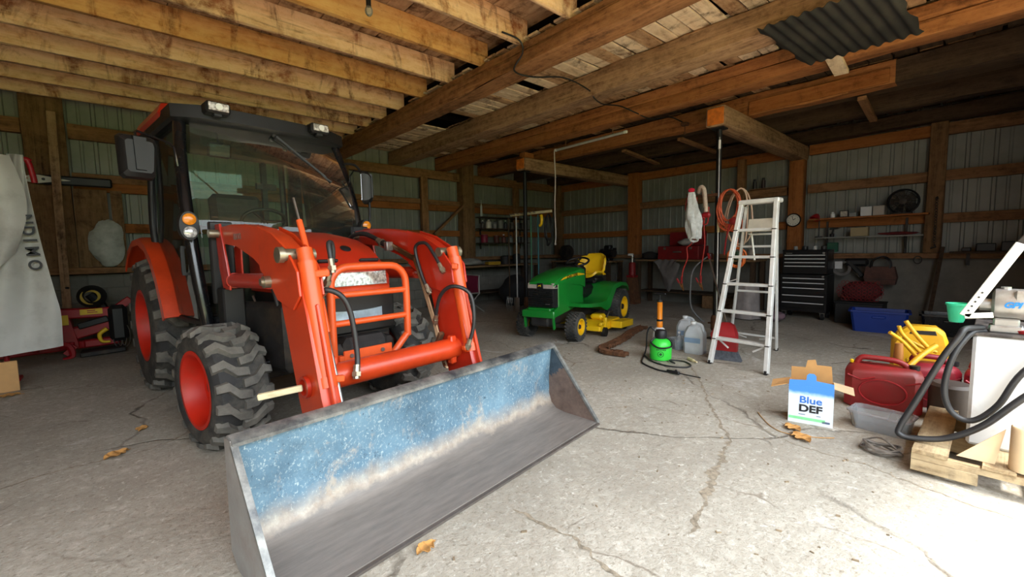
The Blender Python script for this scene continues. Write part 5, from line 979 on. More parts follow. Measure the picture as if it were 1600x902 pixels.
JC = thing('jumper_cables', 'red jumper cables with open clamps hanging by the steel post', 'cable', (6.05, 2.8, .7))
b = MB(); b.tube([(6.08, 2.98, 2.05), (6.05, 3.0, 1.85), (6.07, 2.92, 1.72), (6.05, 2.8, 1.78), (6.03, 2.72, 1.68), (6.05, 2.8, 1.55), (6.03, 2.9, 1.35), (6.03, 2.96, 1.3), (6.01, 2.94, 1.15), (6.01, 3.0, .98), (6.01, 3.02, .82)], .0085, 7, smooth=6); b.tube([(6.09, 2.78, 2.05), (6.04, 2.72, 1.95), (6.03, 2.72, 1.6), (6.02, 2.7, 1.35), (6.02, 2.73, 1.1), (6.01, 2.75, .9), (6.01, 2.74, .84)], .0085, 7, smooth=6); b.tube([(6.05, 2.84, 2.0), (6.02, 2.8, 1.7), (6.03, 2.68, 1.62), (6.03, 2.66, 1.85)], .010, 7, smooth=6); wpart(b, 'cable', JR, JC, 60)
clamp((6.01, 3.02, .80), 0, JC, REDP, 1); clamp((6.01, 2.74, .82), 0, JC, REDP, 2)
b = MB(); b.box((6.0, 2.68, 1.74), (.05, .12, .07), .02); b.box((6.0, 2.73, 1.71), (.04, .08, .06), .02); solo(b, 'red_strap_reel', REDP, 'red plastic reel tangled in the jumper cables', 'reel')
def coil(c, ry, rz_, n, r, seed, tail=None):
    rr = random.Random(seed); b = MB()
    for k in range(n):
        p0 = rr.uniform(0, 6); e = rr.uniform(.8, 1.08); w_ = rr.uniform(.75, 1.1); dx = rr.uniform(-.02, .02)
        b.tube([V(c[0]+dx+.012*math.sin(3*t+p0), c[1]+ry*w_*math.sin(t)+.02*math.sin(2*t+p0), c[2]+rz_*e*(math.cos(t)-1)+.0) for t in [2*PI*i/26 for i in range(27)]], r, 7)
    if tail: b.tube(tail, r, 7, smooth=5)
    return b
solo(coil((5.98, 2.37, 2.05), .14, .25, 9, .0085, 2, [(5.98, 2.4, 1.6), (5.98, 2.32, 1.5), (5.98, 2.2, 1.55), (5.98, 2.25, 1.8)]), 'extension_cord', JO, 'coil of reddish orange extension cord hanging right of the steel post', 'cord', ang=60)
solo(coil((6.09, 2.29, 2.06), .17, .36, 2, .011, 5), 'air_hose', JW, 'big loop of pale air hose hanging behind the orange cord', 'hose', ang=60)
solo(coil((6.1, 2.3, 1.28), .1, .13, 4, .012, 9, [(6.1, 2.3, 1.28), (6.16, 2.33, 1.6), (6.17, 2.33, 1.99)]), 'extension_cord', pm('bright_orange_cord', rgb(214, 104, 40), .5), 'bright orange cord hanging low behind the step ladder rail', 'cord', ang=60)
b = MB(); b.ball((5.88, 2.27, 1.63), .06, 10, 7, (.6, 1, .8)); b.tube([(5.88, 2.32, 1.6), (5.88, 2.36, 1.4), (5.88, 2.38, 1.2)], .01, 6); solo(b, 'red_hand_lamp', REDP, 'red hand lamp dangling beside the orange cord coil', 'lamp')
solo(MB().tube([(6.12, 2.66, 1.2), (6.0, 2.84, 1.0), (5.95, 2.86, .7), (5.95, 2.84, .45), (6.0, 2.74, .3), (6.05, 2.7, .25)], .012, 7, smooth=6), 'grey_hose', pm('grey_rubber', rgb(92, 92, 94), .5), 'grey hose drooping from the steel post behind the jugs', 'hose', ang=60)
# bulb, cables, tube lamp, corrugated sheet
BU = thing('light_bulb', 'bare glass bulb under the ceiling joists', 'bulb', (1.8, 3.86, 3.4)); b = MB(); b.ball((0, 0, .06), .035, 12, 8, (1, 1, 1.3)); b.build('bulb', glass('bulb_glass', (.8, .82, .85, 1), 1.5, .1, .3), BU); b = MB(); b.cyl((0, 0, .10), (0, 0, .2), .022, n=12); b.cyl((0, 0, .2), (0, 0, .325), .008, n=6); b.build('socket', BLACK, BU)
wpart(MB().tube([(2.95, 3.37, 3.455), (3.17, 3.36, 3.44), (3.235, 3.38, 3.34), (3.24, 3.52, 3.21), (3.5, 3.5, 3.2), (4.05, 3.52, 3.33), (4.49, 3.5, 3.28), (4.6, 3.5, 3.205), (4.85, 3.55, 3.2), (5.3, 3.6, 3.28), (5.62, 3.55, 3.24), (5.95, 3.5, 3.2), (6.4, 3.45, 3.3), (6.7, 3.4, 3.27)], .009, 6, smooth=6), 'electric_cable', BLACK, ce, 60)
b = MB(); b.box((6.75, 3.38, 3.24), (.1, .1, .05), .01); b.cyl((6.75, 3.38, 3.21), (6.75, 3.38, 3.12), .006, n=6); b.cyl((6.75, 3.38, 3.12), (6.75, 3.38, 3.08), .02, n=8); wpart(b, 'lamp_holder', RUST, ce)
LT = thing('tube_lamp', 'pale tube lamp strapped under a beam, its white cord hanging down', 'lamp', (6.06, 4.75, 3.12)); b = MB(); b.cyl((0, -.72, .02), (-.01, .71, .0), .022, n=12); b.build('tube', pm('grey_lamp_tube', rgb(176, 174, 180), .35), LT); b = MB(); b.box((0, -.74, .02), (.04, .07, .045), .01); b.box((-.01, .72, .0), (.04, .05, .045), .01); b.build('end_cap', WHITE, LT)
b = MB(); b.tube([(-.01, .72, 0), (-.02, .76, -.02), (-.015, .745, -.5), (-.02, .76, -1.0), (-.012, .75, -1.5), (-.01, .765, -1.7)], .011, 7, smooth=5); b.ball((-.01, .765, -1.71), .02, 8, 6); b.build('cord', pm('dirty_white_cord', rgb(196, 188, 184), .6), LT, ang=60)
b = MB(); b.bar((0, -.5, .03), (0, -.5, .395), .01, .02); b.bar((0, .5, .02), (0, .5, .395), .01, .02); b.build('strap', RUST, LT)
def corr(u, v): x = 4.28+1.08*u; y = 1.5-.88*v-.1*u; return V(x+.015*math.sin(v*40), y+.02*math.sin(u*17+v*5)*(v in (0, 1)), 3.19+.011*math.cos(v*2*PI*10)-.05*u)
b = MB(); b.grid(corr, 10, 72, .004); solo(b, 'corrugated_sheet', pm('black_roof_sheet', rgb(24, 24, 23), .7, 0, .3, 6, dirt=rgb(52, 49, 44), dirt_amt=.25), 'black corrugated roof sheet nailed under the ceiling beams', 'sheet', ang=60)

# ---------------------------------------------------------------- right wall: bench, chest, shelves and what they hold
BENCHW = W['beam_dark']
def bench(name, label, x0, x1, y0, y1, h):
    t = thing(name, label, 'workbench', ((x0+x1)/2, (y0+y1)/2, 0)); X, Y = (x1-x0)/2, (y1-y0)/2
    along_x = X > Y; L_ = (x1-x0) if along_x else (y1-y0); n = 4
    for k in range(n):
        o = -1+(2*k+1)/n
        p = (V(-X, Y*o, h-.02), V(X, Y*o, h-.02), Y*2/n-.006) if along_x else (V(X*o, -Y, h-.02), V(X*o, Y, h-.02), X*2/n-.006)
        piece('top_plank', t, t.location+p[0], t.location+p[1], p[2], .04, W['plank'], seed=k)
    for sx in (-1, 1):
        for sy in (-1, 1): piece('leg', t, t.location+V(sx*(X-.06), sy*(Y-.06), 0), t.location+V(sx*(X-.06), sy*(Y-.06), h-.04), .09, .09, BENCHW)
    b = MB(); b.box((0, 0, .3), (2*X-.1, 2*Y-.1, .03)); b.build('lower_shelf', BENCHW, t); return t
bench('workbench', 'dark wooden workbench along the right wall holding the red tool box', 9.12, 9.76, 3.1, 5.75, 1.04); bench('workbench', 'dark workbench in the corner behind the lawn tractor seat', 9.12, 9.76, 6.5, 8.5, 1.0)
MRD = pm('dark_red_paint', rgb(140, 24, 30), .5, .1, .12, 5, dirt=rgb(80, 30, 28), dirt_amt=.3)
TB = thing('tool_box', 'large dark red metal tool box with a raised lid on the bench', 'tool box', (9.42, 4.72, 1.04)); b = MB(); b.box((0, 0, .15), (.5, .95, .3), .015); b.build('box', MRD, TB); b = MB(); b.bar((.22, 0, .31), (.235, 0, .62), .85, .03, (1, 0, 0)); b.build('lid', MRD, TB)
b = MB(); b.box((-.26, 0, .17), (.02, .2, .03), .005); b.box((-.255, -.3, .25), (.015, .05, .05)); b.box((-.255, .3, .25), (.015, .05, .05)); b.build('latch', STEEL, TB)
def crumple(c, r, sc, seed, n=14, m=9, k=.25):
    rr = Vector((seed*3.1, seed*1.7, 0)); b = MB(); rings = []
    for j in range(m+1):
        a = PI*j/m; q = max(math.sin(a), 1e-3); ring = []
        for i in range(n):
            d = V(q*math.cos(2*PI*i/n), q*math.sin(2*PI*i/n), -math.cos(a)); f = 1+k*noise.noise(d*2.2+rr); ring.append(V(c[0]+d.x*r*sc[0]*f, c[1]+d.y*r*sc[1]*f, max(c[2]+d.z*r*sc[2]*f, c[2]-r*sc[2]*.98)))
        rings.append(ring)
    return b.loft(rings)
BAGM = pm('cloudy_bag', rgb(176, 172, 170), .4, 0, .15, 20)
solo(crumple((9.36, 4.62, 1.42), .13, (1, 1.3, .6), 3), 'plastic_bag', BAGM, 'crumpled grey plastic bag on top of the red tool box', 'bag', ang=50)
solo(crumple((9.35, 5.5, 1.13), .1, (1, 2.2, .9), 8), 'oily_rag', pm('black_rag', rgb(40, 36, 36), .95), 'black rag heap beside the red tool box', 'rag', ang=50)
BG = thing('bench_grinder', 'black bench grinder on the bench behind the yellow seat', 'grinder', (9.42, 6.75, 1.0)); b = MB(); b.box((0, 0, .03), (.2, .2, .06), .01); b.cyl((0, -.14, .2), (0, .14, .2), .085); b.build('motor', BLACK, BG); b = MB(); b.cyl((0, -.2, .2), (0, -.16, .2), .11, n=20); b.cyl((0, .16, .2), (0, .2, .2), .11, n=20); b.build('wheel', DARK, BG); b = MB(); b.box((.0, -.18, .3), (.2, .06, .06), .02); b.box((.05, .02, .33), (.16, .2, .14), .03); b.build('guard', BLACK, BG)
b = MB(); b.box((9.45, 7.2, 1.06), (.3, .3, .11), .02); solo(b, 'black_case', BLACK, 'flat black case on the corner bench', 'case')
RD = thing('fan_drum', 'round black blower standing on the corner bench', 'blower', (9.4, 8.15, 1.0)); b = MB(); b.lathe([(.1, -.08), (.2, -.07), (.21, .07), (.1, .08)], (0, 0, .23), (1, 0, 0), 22); b.box((0, 0, .03), (.2, .3, .06), .01); b.build('housing', DARK, RD); MB().lathe([(.06, 0), (.07, .02), (.02, .03)], (-.08, 0, .23), (-1, 0, 0), 14).build('hub', BLACK, RD)
JK = thing('red_jack', 'red bottle jack on a stand between the two workbenches', 'jack', (8.95, 5.72, 0)); b = MB(); b.prism([(-.16, 0), (.16, 0), (.07, .62), (-.07, .62)], -.12, .12, 'yz'); b.build('stand', RUST, JK); b = MB(); b.box((0, 0, .65), (.2, .2, .05), .01); b.lathe([(.08, .67), (.08, .95), (.06, .98)], n=16); b.build('jack_body', MRD, JK); b = MB(); b.lathe([(.03, .98), (.03, 1.1), (.05, 1.11), (.05, 1.14)], n=12); b.build('jack_ram', STEEL, JK); b = MB(); b.box((-.02, .03, 1.16), (.08, .12, .05), .01); b.build('cap_block', WHITE, JK)
def drape(u, v): return V(9.105-.09*math.sin(v*PI), 5.15-.5*u+.05*math.sin(v*6), 1.03-.7*v*(1-abs(2*u-1)**1.5*.8)+.02*math.sin(u*20))
b = MB(); b.grid(drape, 16, 10, .006); solo(b, 'tarpaulin', pm('grey_tarp', rgb(112, 106, 104), .7, 0, .15, 8), 'grey tarpaulin hanging off the front of the workbench', 'tarpaulin', ang=60)
b = MB(); b.box((9.35, 3.9, .135), (.4, .5, .27), .02); solo(b, 'crate', W['plank'], 'old wooden crate under the workbench behind the steel post', 'crate')
for k, (x, y, z, r, h, c, lab) in enumerate(((9.3, 3.5, 1.04, .06, .16, (60, 90, 60), 'small dull green tin at the ladder end of the bench'), (9.45, 3.3, 1.04, .07, .2, (150, 140, 130), 'grey tin at the ladder end of the bench'), (9.3, 4.05, 1.04, .05, .14, (90, 40, 36), 'little brown red tin before the tool box'))):
    solo(MB().lathe([(r, 0), (r, h*.9), (r*.92, h*.92), (r*.92, h), (.01, h)], (x, y, z), n=16), 'tin', pm('tin_paint%d' % k, rgb(*c), .5, .2), lab, 'tin')
def sacky(u, v):
    a = u*2*PI; r = .2*(1-.25*v)*(1+.1*math.sin(4*a)+.06*math.sin(7*a+v*4)); return V(8.3+r*math.cos(a), 2.95+r*1.1*math.sin(a), .02+.6*v)
b = MB(); b.grid(sacky, 22, 8); solo(b, 'paper_sack', pm('grey_white_sack', rgb(150, 142, 140), .85, 0, .15, 6), 'slumped grey white sack behind the step ladder', 'sack', ang=60)
solo(crumple((8.3, 2.5, .10), .18, (1.0, 1.0, .5), 5), 'cloth_heap', pm('mauve_cloth', rgb(120, 96, 106), .95, 0, .2, 8), 'heap of mauve cloth at the foot of the grey white sack', 'cloth', ang=50)
# tool chest
TC = thing('tool_chest', 'tall black rolling tool chest with chrome drawer pulls against the right wall', 'tool chest', (9.14, 2.245, 0)); PULL = pm('satin_pull', rgb(226, 226, 226), .4, .2, .04, 10); MATB = pm('tool_chest_black', rgb(22, 22, 24), .35, .1, .15, 5)
b = MB(); b.box((0, 0, .46), (.46, .72, .66), .008); b.build('lower_cabinet', MATB, TC); b = MB(); b.box((.01, 0, 1.0), (.42, .68, .40), .008); b.build('upper_chest', MATB, TC); b = MB(); b.box((.01, 0, 1.21), (.43, .69, .03), .008); b.build('chest_lid', MATB, TC)
for k, (z, h, w_) in enumerate(((1.115, .05, .64), (1.05, .05, .64), (.985, .05, .64), (.92, .05, .64), (.70, .07, .66), (.62, .07, .66), (.51, .13, .66), (.38, .12, .66), (.25, .12, .66))):
    xf = -.2 if z > .8 else -.232; b = MB(); b.box((xf-.004, 0, z), (.016, w_, h), .003); d = b.build('drawer', MATB, TC); MB().box((xf-.018, 0, z+h*.3), (.02, w_-.03, .016), .004).build('drawer_pull', PULL, d)
for x in (-.17, .17):
    for y in (-.29, .29):
        c = bpy.data.objects.new('caster', None); COL.objects.link(c); c.parent = TC; c.location = (x, y, 0); c.empty_display_size = .1
        MB().cyl((0, -.022, .058), (0, .022, .058), .057, n=18).build('caster_wheel', BLACK, c); b = MB(); b.box((0, 0, .122), (.08, .08, .012)); b.box((0, .03, .09), (.05, .006, .07)); b.box((0, -.03, .09), (.05, .006, .07)); b.build('fork', STEEL, c)
b = MB(); b.cyl((-.2, -.28, 1.165), (-.206, -.28, 1.165), .018, n=12); b.cyl((-.232, -.29, .76), (-.24, -.29, .76), .018, n=12); b.build('lock_badge', STEEL, TC); MB().box((-.202, .24, 1.165), (.004, .1, .012)).build('name_plate', STEEL, TC)
for k, (x, y, r, c, lab) in enumerate(((9.08, 2.42, .03, (150, 150, 150), 'small grey socket on the tool chest, nearest the clock post'), (9.1, 2.28, .045, (40, 40, 42), 'black tape roll on top of the tool chest'), (9.05, 2.12, .035, (190, 190, 186), 'pale tape roll on top of the tool chest'), (9.1, 2.0, .04, (50, 46, 44), 'dark tin on the tool chest end near the shelves'))):
    solo(MB().lathe([(r, 0), (r*1.05, .01), (r, .06), (r*.5, .065), (.003, .066)], (x, y, 1.226), n=14), ('socket', 'tape_roll', 'tape_roll', 'tin')[k], pm('chest_top_item%d' % k, rgb(*c), .5), lab, ('socket', 'tape', 'tape', 'tin')[k])
b = MB(); b.box((9.6, 1.98, 1.26), (.1, .16, .17), .01); solo(b, 'green_box', pm('dark_green_box', rgb(24, 84, 62), .5), 'dark green box behind the tool chest under the shelf', 'box')
# clock on its post
CK = thing('wall_clock', 'round white wall clock with a black rim on the orange post', 'clock', (9.66, 2.63, 1.79)); b = MB(); b.lathe([(.125, 0), (.13, .02), (.12, .035), (.108, .03), (.108, .02)], (0, 0, 0), (-1, 0, 0), 28, False); b.build('rim', BLACK, CK); b = MB(); b.lathe([(.108, .024), (.01, .028)], (0, 0, 0), (-1, 0, 0), 28); b.build('dial', pm('cream_dial', rgb(214, 212, 200), .5), CK)
b = MB(); b.bar((-.031, 0, 0), (-.031, -.04, .03), .004, .01); b.bar((-.031, 0, 0), (-.031, .02, .08), .004, .007); b.build('hands', BLACK, CK)
for k in range(12):
    a = k*PI/6; text('numeral', str(k if k else 12), .026, BLACK, CK, frame((-.0305, -.085*math.sin(a), .085*math.cos(a)), (0, -1, 0), (0, 0, 1)))
# shelves
SH1 = thing('wall_shelf', 'long orange shelf board on the girt holding the black fan', 'shelf', (9.66, 1.55, 1.775)); b = MB(); b.box((.02, 0, 0), (.26, 1.62, .03), .004); b.build('board', W['orange'], SH1)
SH2 = thing('wall_shelf', 'grey lower shelf on brackets above the tool chest', 'shelf', (9.66, 1.52, 1.435)); b = MB(); b.box((.06, 0, 0), (.24, 1.46, .022), .003); b.build('board', pm('grey_shelf', rgb(140, 140, 134), .6), SH2); b = MB(); b.bar((.16, -.5, -.32), (.16, -.5, .3), .03, .03); b.bar((.14, -.5, -.2), (0, -.5, -.012), .02, .02); b.bar((.16, .6, -.2), (.16, .6, .3), .03, .03); b.build('bracket', DARK, SH2)
FN = thing('box_fan', 'round black fan on the upper wall shelf', 'fan', (9.63, 1.06, 1.792)); b = MB(); b.lathe([(.19, -.06), (.205, -.05), (.205, .05), (.19, .06), (.18, .05), (.18, -.05), (.19, -.06)], (0, 0, .20), (1, 0, 0), 30, False); b.box((0, 0, .01), (.16, .24, .02), .005); b.build('shroud', BLACK, FN)
b = MB(); b.lathe([(.045, 0), (.05, .03), (.01, .04)], (-.03, 0, .2), (-1, 0, 0), 16); b.build('hub', DARK, FN)
for k in range(5):
    a = 2*PI*k/5; q = V(0, math.cos(a), math.sin(a)); p = V(0, -math.sin(a), math.cos(a)); c = V(0, 0, .2); b = MB(); b.add([c+q*.04+p*.03+V(.02, 0, 0), c+q*.17+p*.07+V(.025, 0, 0), c+q*.17-p*.06+V(-.02, 0, 0), c+q*.04-p*.03+V(-.02, 0, 0)], [(0, 1, 2, 3)]); b.build('blade', DARK, FN)
b = MB(); b.tube([V(-.065, .1*math.cos(t), .2+.1*math.sin(t)) for t in [2*PI*k/24 for k in range(25)]], .005, 5, False); b.tube([V(-.06, .16*math.cos(t), .2+.16*math.sin(t)) for t in [2*PI*k/24 for k in range(25)]], .005, 5, False)
for k in range(10): a = 2*PI*k/10; b.tube([(-.06, .05*math.cos(a), .2+.05*math.sin(a)), (-.06, .19*math.cos(a), .2+.19*math.sin(a))], .004, 5)
b.build('guard_wires', DARK, FN, kind='stuff')
def crate_box(name, y, z, wy, h, c, lab, cat='box', d=.14, x=9.6):
    t = thing(name, lab, cat, (x, y, z)); m = pm(name+'_'+'%d%d' % (int(y*100), c[0]), rgb(*c), .6, 0, .05, 8); b = MB(); b.box((0, 0, h/2), (d, wy, h), .004); b.build('carton', m, t); b = MB(); b.box((0, 0, h-.012), (d+.004, wy+.004, .024), .003); b.build('box_lid', m, t); return t
crate_box('white_box', 1.52, 1.79, .15, .155, (206, 208, 208), 'white carton on the upper shelf, second left of the fan'); crate_box('grey_box', 1.355, 1.79, .15, .155, (168, 160, 152), 'beige grey carton on the upper shelf right next to the fan'); crate_box('small_box', 1.70, 1.79, .1, .07, (126, 130, 128), 'small grey box on the upper shelf beside the white carton')
PF = thing('picture_frame', 'little framed card standing on the upper wall shelf', 'frame', (9.62, 1.84, 1.79)); b = MB(); b.box((0, 0, .06), (.02, .13, .12), .004); b.build('frame', BLACK, PF); MB().box((-.011, 0, .06), (.003, .1, .09)).build('card', pm('pale_card', rgb(176, 170, 160), .6, 0, .25, 30), PF)
solo(MB().lathe([(.03, 0), (.034, .01), (.034, .07), (.02, .08), (.02, .1), (.004, .1)], (9.6, 2.0, 1.79), n=14), 'white_jar', WHITE, 'small white jar on the upper shelf beside the framed card', 'jar')
DL = thing('desk_lamp', 'red desk lamp clamped at the left end of the wall shelves', 'lamp', (9.6, 2.2, 1.446)); b = MB(); b.lathe([(.06, 0), (.06, .015), (.01, .02)], n=16); b.cyl((0, 0, .01), (.0, 0, .32), .01, n=8); b.build('lamp_arm', BLACK, DL); b = MB(); b.lathe([(.03, 0), (.05, .02), (.085, .1), (.08, .1), (.045, .03), (.02, .01)], (-.02, .03, .42), (-.4, .3, -.85), 18, False); b.build('lamp_shade', REDP, DL); MB().cyl((0, 0, .32), (-.02, .02, .43), .012, n=8).build('joint', BLACK, DL)
crate_box('tan_box', 1.60, 1.447, .24, .15, (156, 140, 104), 'flat tan carton on the lower wall shelf'); SG_ = thing('spray_gun', 'black spray gun standing on the lower wall shelf', 'spray gun', (9.6, 2.0, 1.447)); b = MB(); b.lathe([(.03, 0), (.035, .05), (.02, .06)], n=12); b.bar((0, 0, .05), (0, -.02, .15), .025, .03, bev=.005); b.bar((0, .04, .14), (0, -.09, .15), .025, .03, bev=.005); b.build('gun_body', BLACK, SG_); MB().cyl((0, -.09, .15), (0, -.11, .15), .01, n=8).build('nozzle_tip', STEEL, SG_)
solo(crumple((9.6, 1.1, 1.475), .03, (2.2, 9, .9), 4, 18, 6), 'red_cloth', pm('dark_red_cloth', rgb(104, 28, 30), .95), 'dark red cloth folded flat along the lower shelf', 'cloth', ang=50)
for k, (y, h) in enumerate(((3.36, .2), (3.2, .21))):
    t = thing('spray_can', 'dark spray can on the high ledge, nearer the %s' % ('steel post' if k == 0 else 'orange clock post'), 'can', (9.72, y, 2.462)); MB().lathe([(.034, 0), (.034, h*.75), (.022, h*.8), (.022, h*.82)], n=14).build('can', pm('can_grey%d' % k, rgb(52+14*k, 50, 50), .4, .2), t); MB().lathe([(.024, h*.8), (.024, h), (.01, h*1.01)], n=12).build('can_cap', BLACK, t)
b = MB(); b.box((9.72, 3.12, 2.456), (.14, .66, .012)); solo(b, 'narrow_ledge', W['girt'], 'narrow ledge on the girt carrying two spray cans', 'ledge')
# under the sill on the right wall
AP = thing('air_tool', 'black air tool with a white tag and a coiled hose hung on the sill', 'air tool', (9.6, 1.75, .72)); b = MB(); b.bar((0, .0, .3), (0, -.22, .02), .07, .07, bev=.015); b.box((.02, -.12, .27), (.1, .34, .14), .04); b.build('body', BLACK, AP); b = MB(); b.box((-.06, .12, .22), (.012, .11, .13), .003, (0, 0, .2)); b.build('tag', pm('white_tag', rgb(206, 206, 204), .6), AP); b = MB()
for k in range(4): b.tube([V(-.02+.01*k, .08+(.13-.012*k)*math.cos(t), .16+(.13-.01*k)*math.sin(t)) for t in [2*PI*i/22 for i in range(23)]], .009, 6, False)
b.build('coiled_hose', pm('grey_hose', rgb(120, 116, 112), .5), AP, ang=60); MB().bar((0, -.18, .02), (-.01, -.05, .2), .02, .02).build('chrome_tube', CHROME, AP)
TG = thing('tool_bag', 'brown canvas tool bag hung under the sill', 'bag', (9.58, 1.28, .62)); b = MB(); b.loft([[V(-.08, -.19, 0), V(.08, -.19, 0), V(.08, .19, 0), V(-.08, .19, 0)], [V(-.11, -.21, .12), V(.1, -.21, .12), V(.1, .22, .12), V(-.11, .22, .12)], [V(-.06, -.17, .3), V(.06, -.17, .3), V(.06, .2, .3), V(-.06, .2, .3)]]); b.build('bag', pm('brown_canvas', rgb(92, 64, 56), .9, 0, .2, 10), TG, ang=20); b = MB()
b.tube([(.1, 0, .47), (.143, 0, .475)], .008, 6)
for x in (-.07, .06): b.tube([(x, -.12, .28), (x, -.1, .4), (x+.04, .0, .47), (x, .12, .4), (x, .14, .28)], .012, 6, smooth=4)
b.build('strap', BLACK, TG, ang=60); MB().bar((-.1, -.2, .1), (-.1, .21, .1), .006, .03).build('band', BLACK, TG)
solo(MB().tube([V(9.72, .85+.05*math.cos(t), 1.03+.06*math.sin(t)) for t in [2*PI*i/16 for i in range(17)]], .008, 6, False), 'iron_ring', DARK, 'small iron ring hung on the sill right of the tool bag', 'ring')
# totes, net bag
def tote(c, lx, ly, h, mat, lab, rz=0): 
    t = open_box('storage_tote', c, lx, ly, h, .88, rz, mat, lab, 'tote', .006, .025); b = MB(); b.box((-lx/2+.01, 0, h*.72), (.03, .16, .04), .01); b.build('grip', mat, t); return t
BLUE = pm('blue_tote_plastic', rgb(14, 52, 140), .45, 0, .06, 4); tote((8.38, 1.12, 0), .42, .66, .32, BLUE, 'blue plastic storage tote on the floor below the net bag', .12); tote((8.62, .38, 0), .42, .6, .3, BLACKP, 'black storage tote on the floor right of the blue one', .1)
CRB = thing('black_crate', 'low black crate behind the blue tote, the red net bag on it', 'crate', (9.05, 1.45, 0)); b = MB(); b.box((0, 0, .17), (.42, .62, .34), .01); b.build('crate_body', BLACK, CRB); b = MB(); b.box((0, 0, .35), (.44, .64, .025), .006); b.build('crate_rim', BLACK, CRB)
NB = thing('net_bag', 'red net bag full of round bottles behind the blue tote', 'net bag', (9.05, 1.45, .365)); b = crumple((0, 0, .17), .17, (.8, 1.6, .95), 12, 18, 10, .2); b.build('filling', pm('dim_brown_fill', rgb(84, 40, 40), .8, 0, .3, 10), NB, ang=60); b = MB()
for k in range(9): 
    for j in range(6):
        a = PI*(.5+k/9.0)+.0; zz = .04+.055*j; rr_c = .205*math.sqrt(max(.1, 1-((zz-.18)/.2)**2*.8)); yy = 1.5*rr_c*math.sin(a*1.0+PI) if False else (k-4)*.07*math.sqrt(max(.1, 1-((zz-.18)/.22)**2)); b.lathe([(.026, 0), (.03, .004), (.026, .008), (.022, .004), (.026, 0)], (-.17*math.sqrt(max(.08, 1-((zz-.18)/.23)**2-(yy/.38)**2*.8))-.02, yy, zz), (-1, yy*1.2, (zz-.18)*2.5), 8, False)
b.build('net', pm('red_net', rgb(130, 26, 30), .6, 0, .1, 10), NB, ang=60, kind='stuff')
# far right bench with dark things, a leaning bar and chain on the post
SB = thing('sill_shelf', 'dark shelf along the sill at the far right of the right wall', 'shelf', (9.62, -.12, 1.15)); b = MB(); b.box((0, 0, 0), (.3, 1.2, .03)); b.build('board', BENCHW, SB); b = MB(); b.bar((.1, .4, -.2), (.1, .4, 0), .04, .04); b.bar((.1, -.4, -.2), (.1, -.4, 0), .04, .04); b.build('bracket', DARK, SB)
for k, (y, wy, h, lab) in enumerate(((.3, .1, .06, 'low dark tray at the left end of the far right sill shelf'), (.1, .2, .12, 'black battery box in the middle of the far right sill shelf'), (-.2, .3, .14, 'long black case at the right of the sill shelf'))):
    b = MB(); b.box((9.6, y, 1.167+h/2), (.2, wy, h), .01); solo(b, ('tray', 'battery_box', 'long_case')[k], BLACK, lab, ('tray', 'box', 'case')[k])
b = MB()
for k in range(16): b.lathe([(.02, -.006), (.026, 0), (.02, .006), (.014, 0), (.02, -.006)], (9.60+.006*(k % 2), .66, 2.0-.045*k), (1, .9*(-1)**k, 0), 10, False)
b.tube([(9.62, .66, 1.28), (9.6, .64, 1.24), (9.6, .70, 1.22)], .012, 6); b.cyl((9.61, .66, 2.0), (9.66, .66, 2.03), .01, n=6); solo(b, 'tow_chain', DARK, 'dark tow chain hanging on the right hand post', 'chain', ang=60)
solo(MB().bar((9.35, .66, .0), (9.62, .56, 1.24), .03, .05, (0, 1, 0)), 'leaning_bar', W['beam_dark'], 'dark bar leaning on the block wall below the tow chain', 'bar')

# ---------------------------------------------------------------- left wall and corner: shelves, bottles, bench, hand tools, chair
def cshelf(z, x0, x1, lab): t = thing('corner_shelf', lab, 'shelf', ((x0+x1)/2, 8.74, z)); piece('board', t, V(x0, 8.74, z-.012), V(x1, 8.74, z-.012), .3, .024, W['beam_dark']); b = MB(); [b.bar((s*(x1-x0)*.42, .12, -.16), (s*(x1-x0)*.42, .12, -.024), .03, .03) for s in (-1, 1)]; b.build('bracket', DARK, t); return t
cshelf(2.17, 6.75, 8.4, 'top shelf of bottles on the left wall near the corner'); cshelf(1.88, 6.75, 8.4, 'middle shelf with the white jug on the left wall near the corner'); cshelf(1.52, 6.75, 8.4, 'lowest dark shelf on the left wall near the corner')
def bottle(x, z, r, h, c, lab, cat='bottle', y=8.72, kind=0):
    t = thing('bottle' if kind < 2 else 'tin', lab, cat, (x, y, z)); m = pm('bottle_%d_%d' % (int(x*100), int(z*100)), rgb(*c), .5)
    if kind == 0: MB().lathe([(r, 0), (r, h*.62), (r*.4, h*.8), (r*.36, h*.9)], n=14).build('body', m, t); MB().lathe([(r*.42, h*.88), (r*.42, h), (.003, h)], n=12).build('cap', BLACK if sum(c) > 300 else WHITE, t)
    elif kind == 1: MB().lathe([(r*.5, 0), (r*.6, h*.1), (r*.55, h*.6), (r*.2, h*.75), (r*.16, h)], n=12).build('body', m, t); MB().lathe([(r*.25, h*.6), (r*.22, h*.7)], n=10).build('collar', BLACK, t)
    else: MB().lathe([(r, 0), (r*1.03, .01), (r, .02), (r, h*.93), (r*1.03, h*.95), (r, h)], n=14).build('body', m, t); MB().lathe([(r*.9, h*.98), (r*.9, h*1.02), (.003, h*1.02)], n=14).build('tin_lid', STEEL, t)
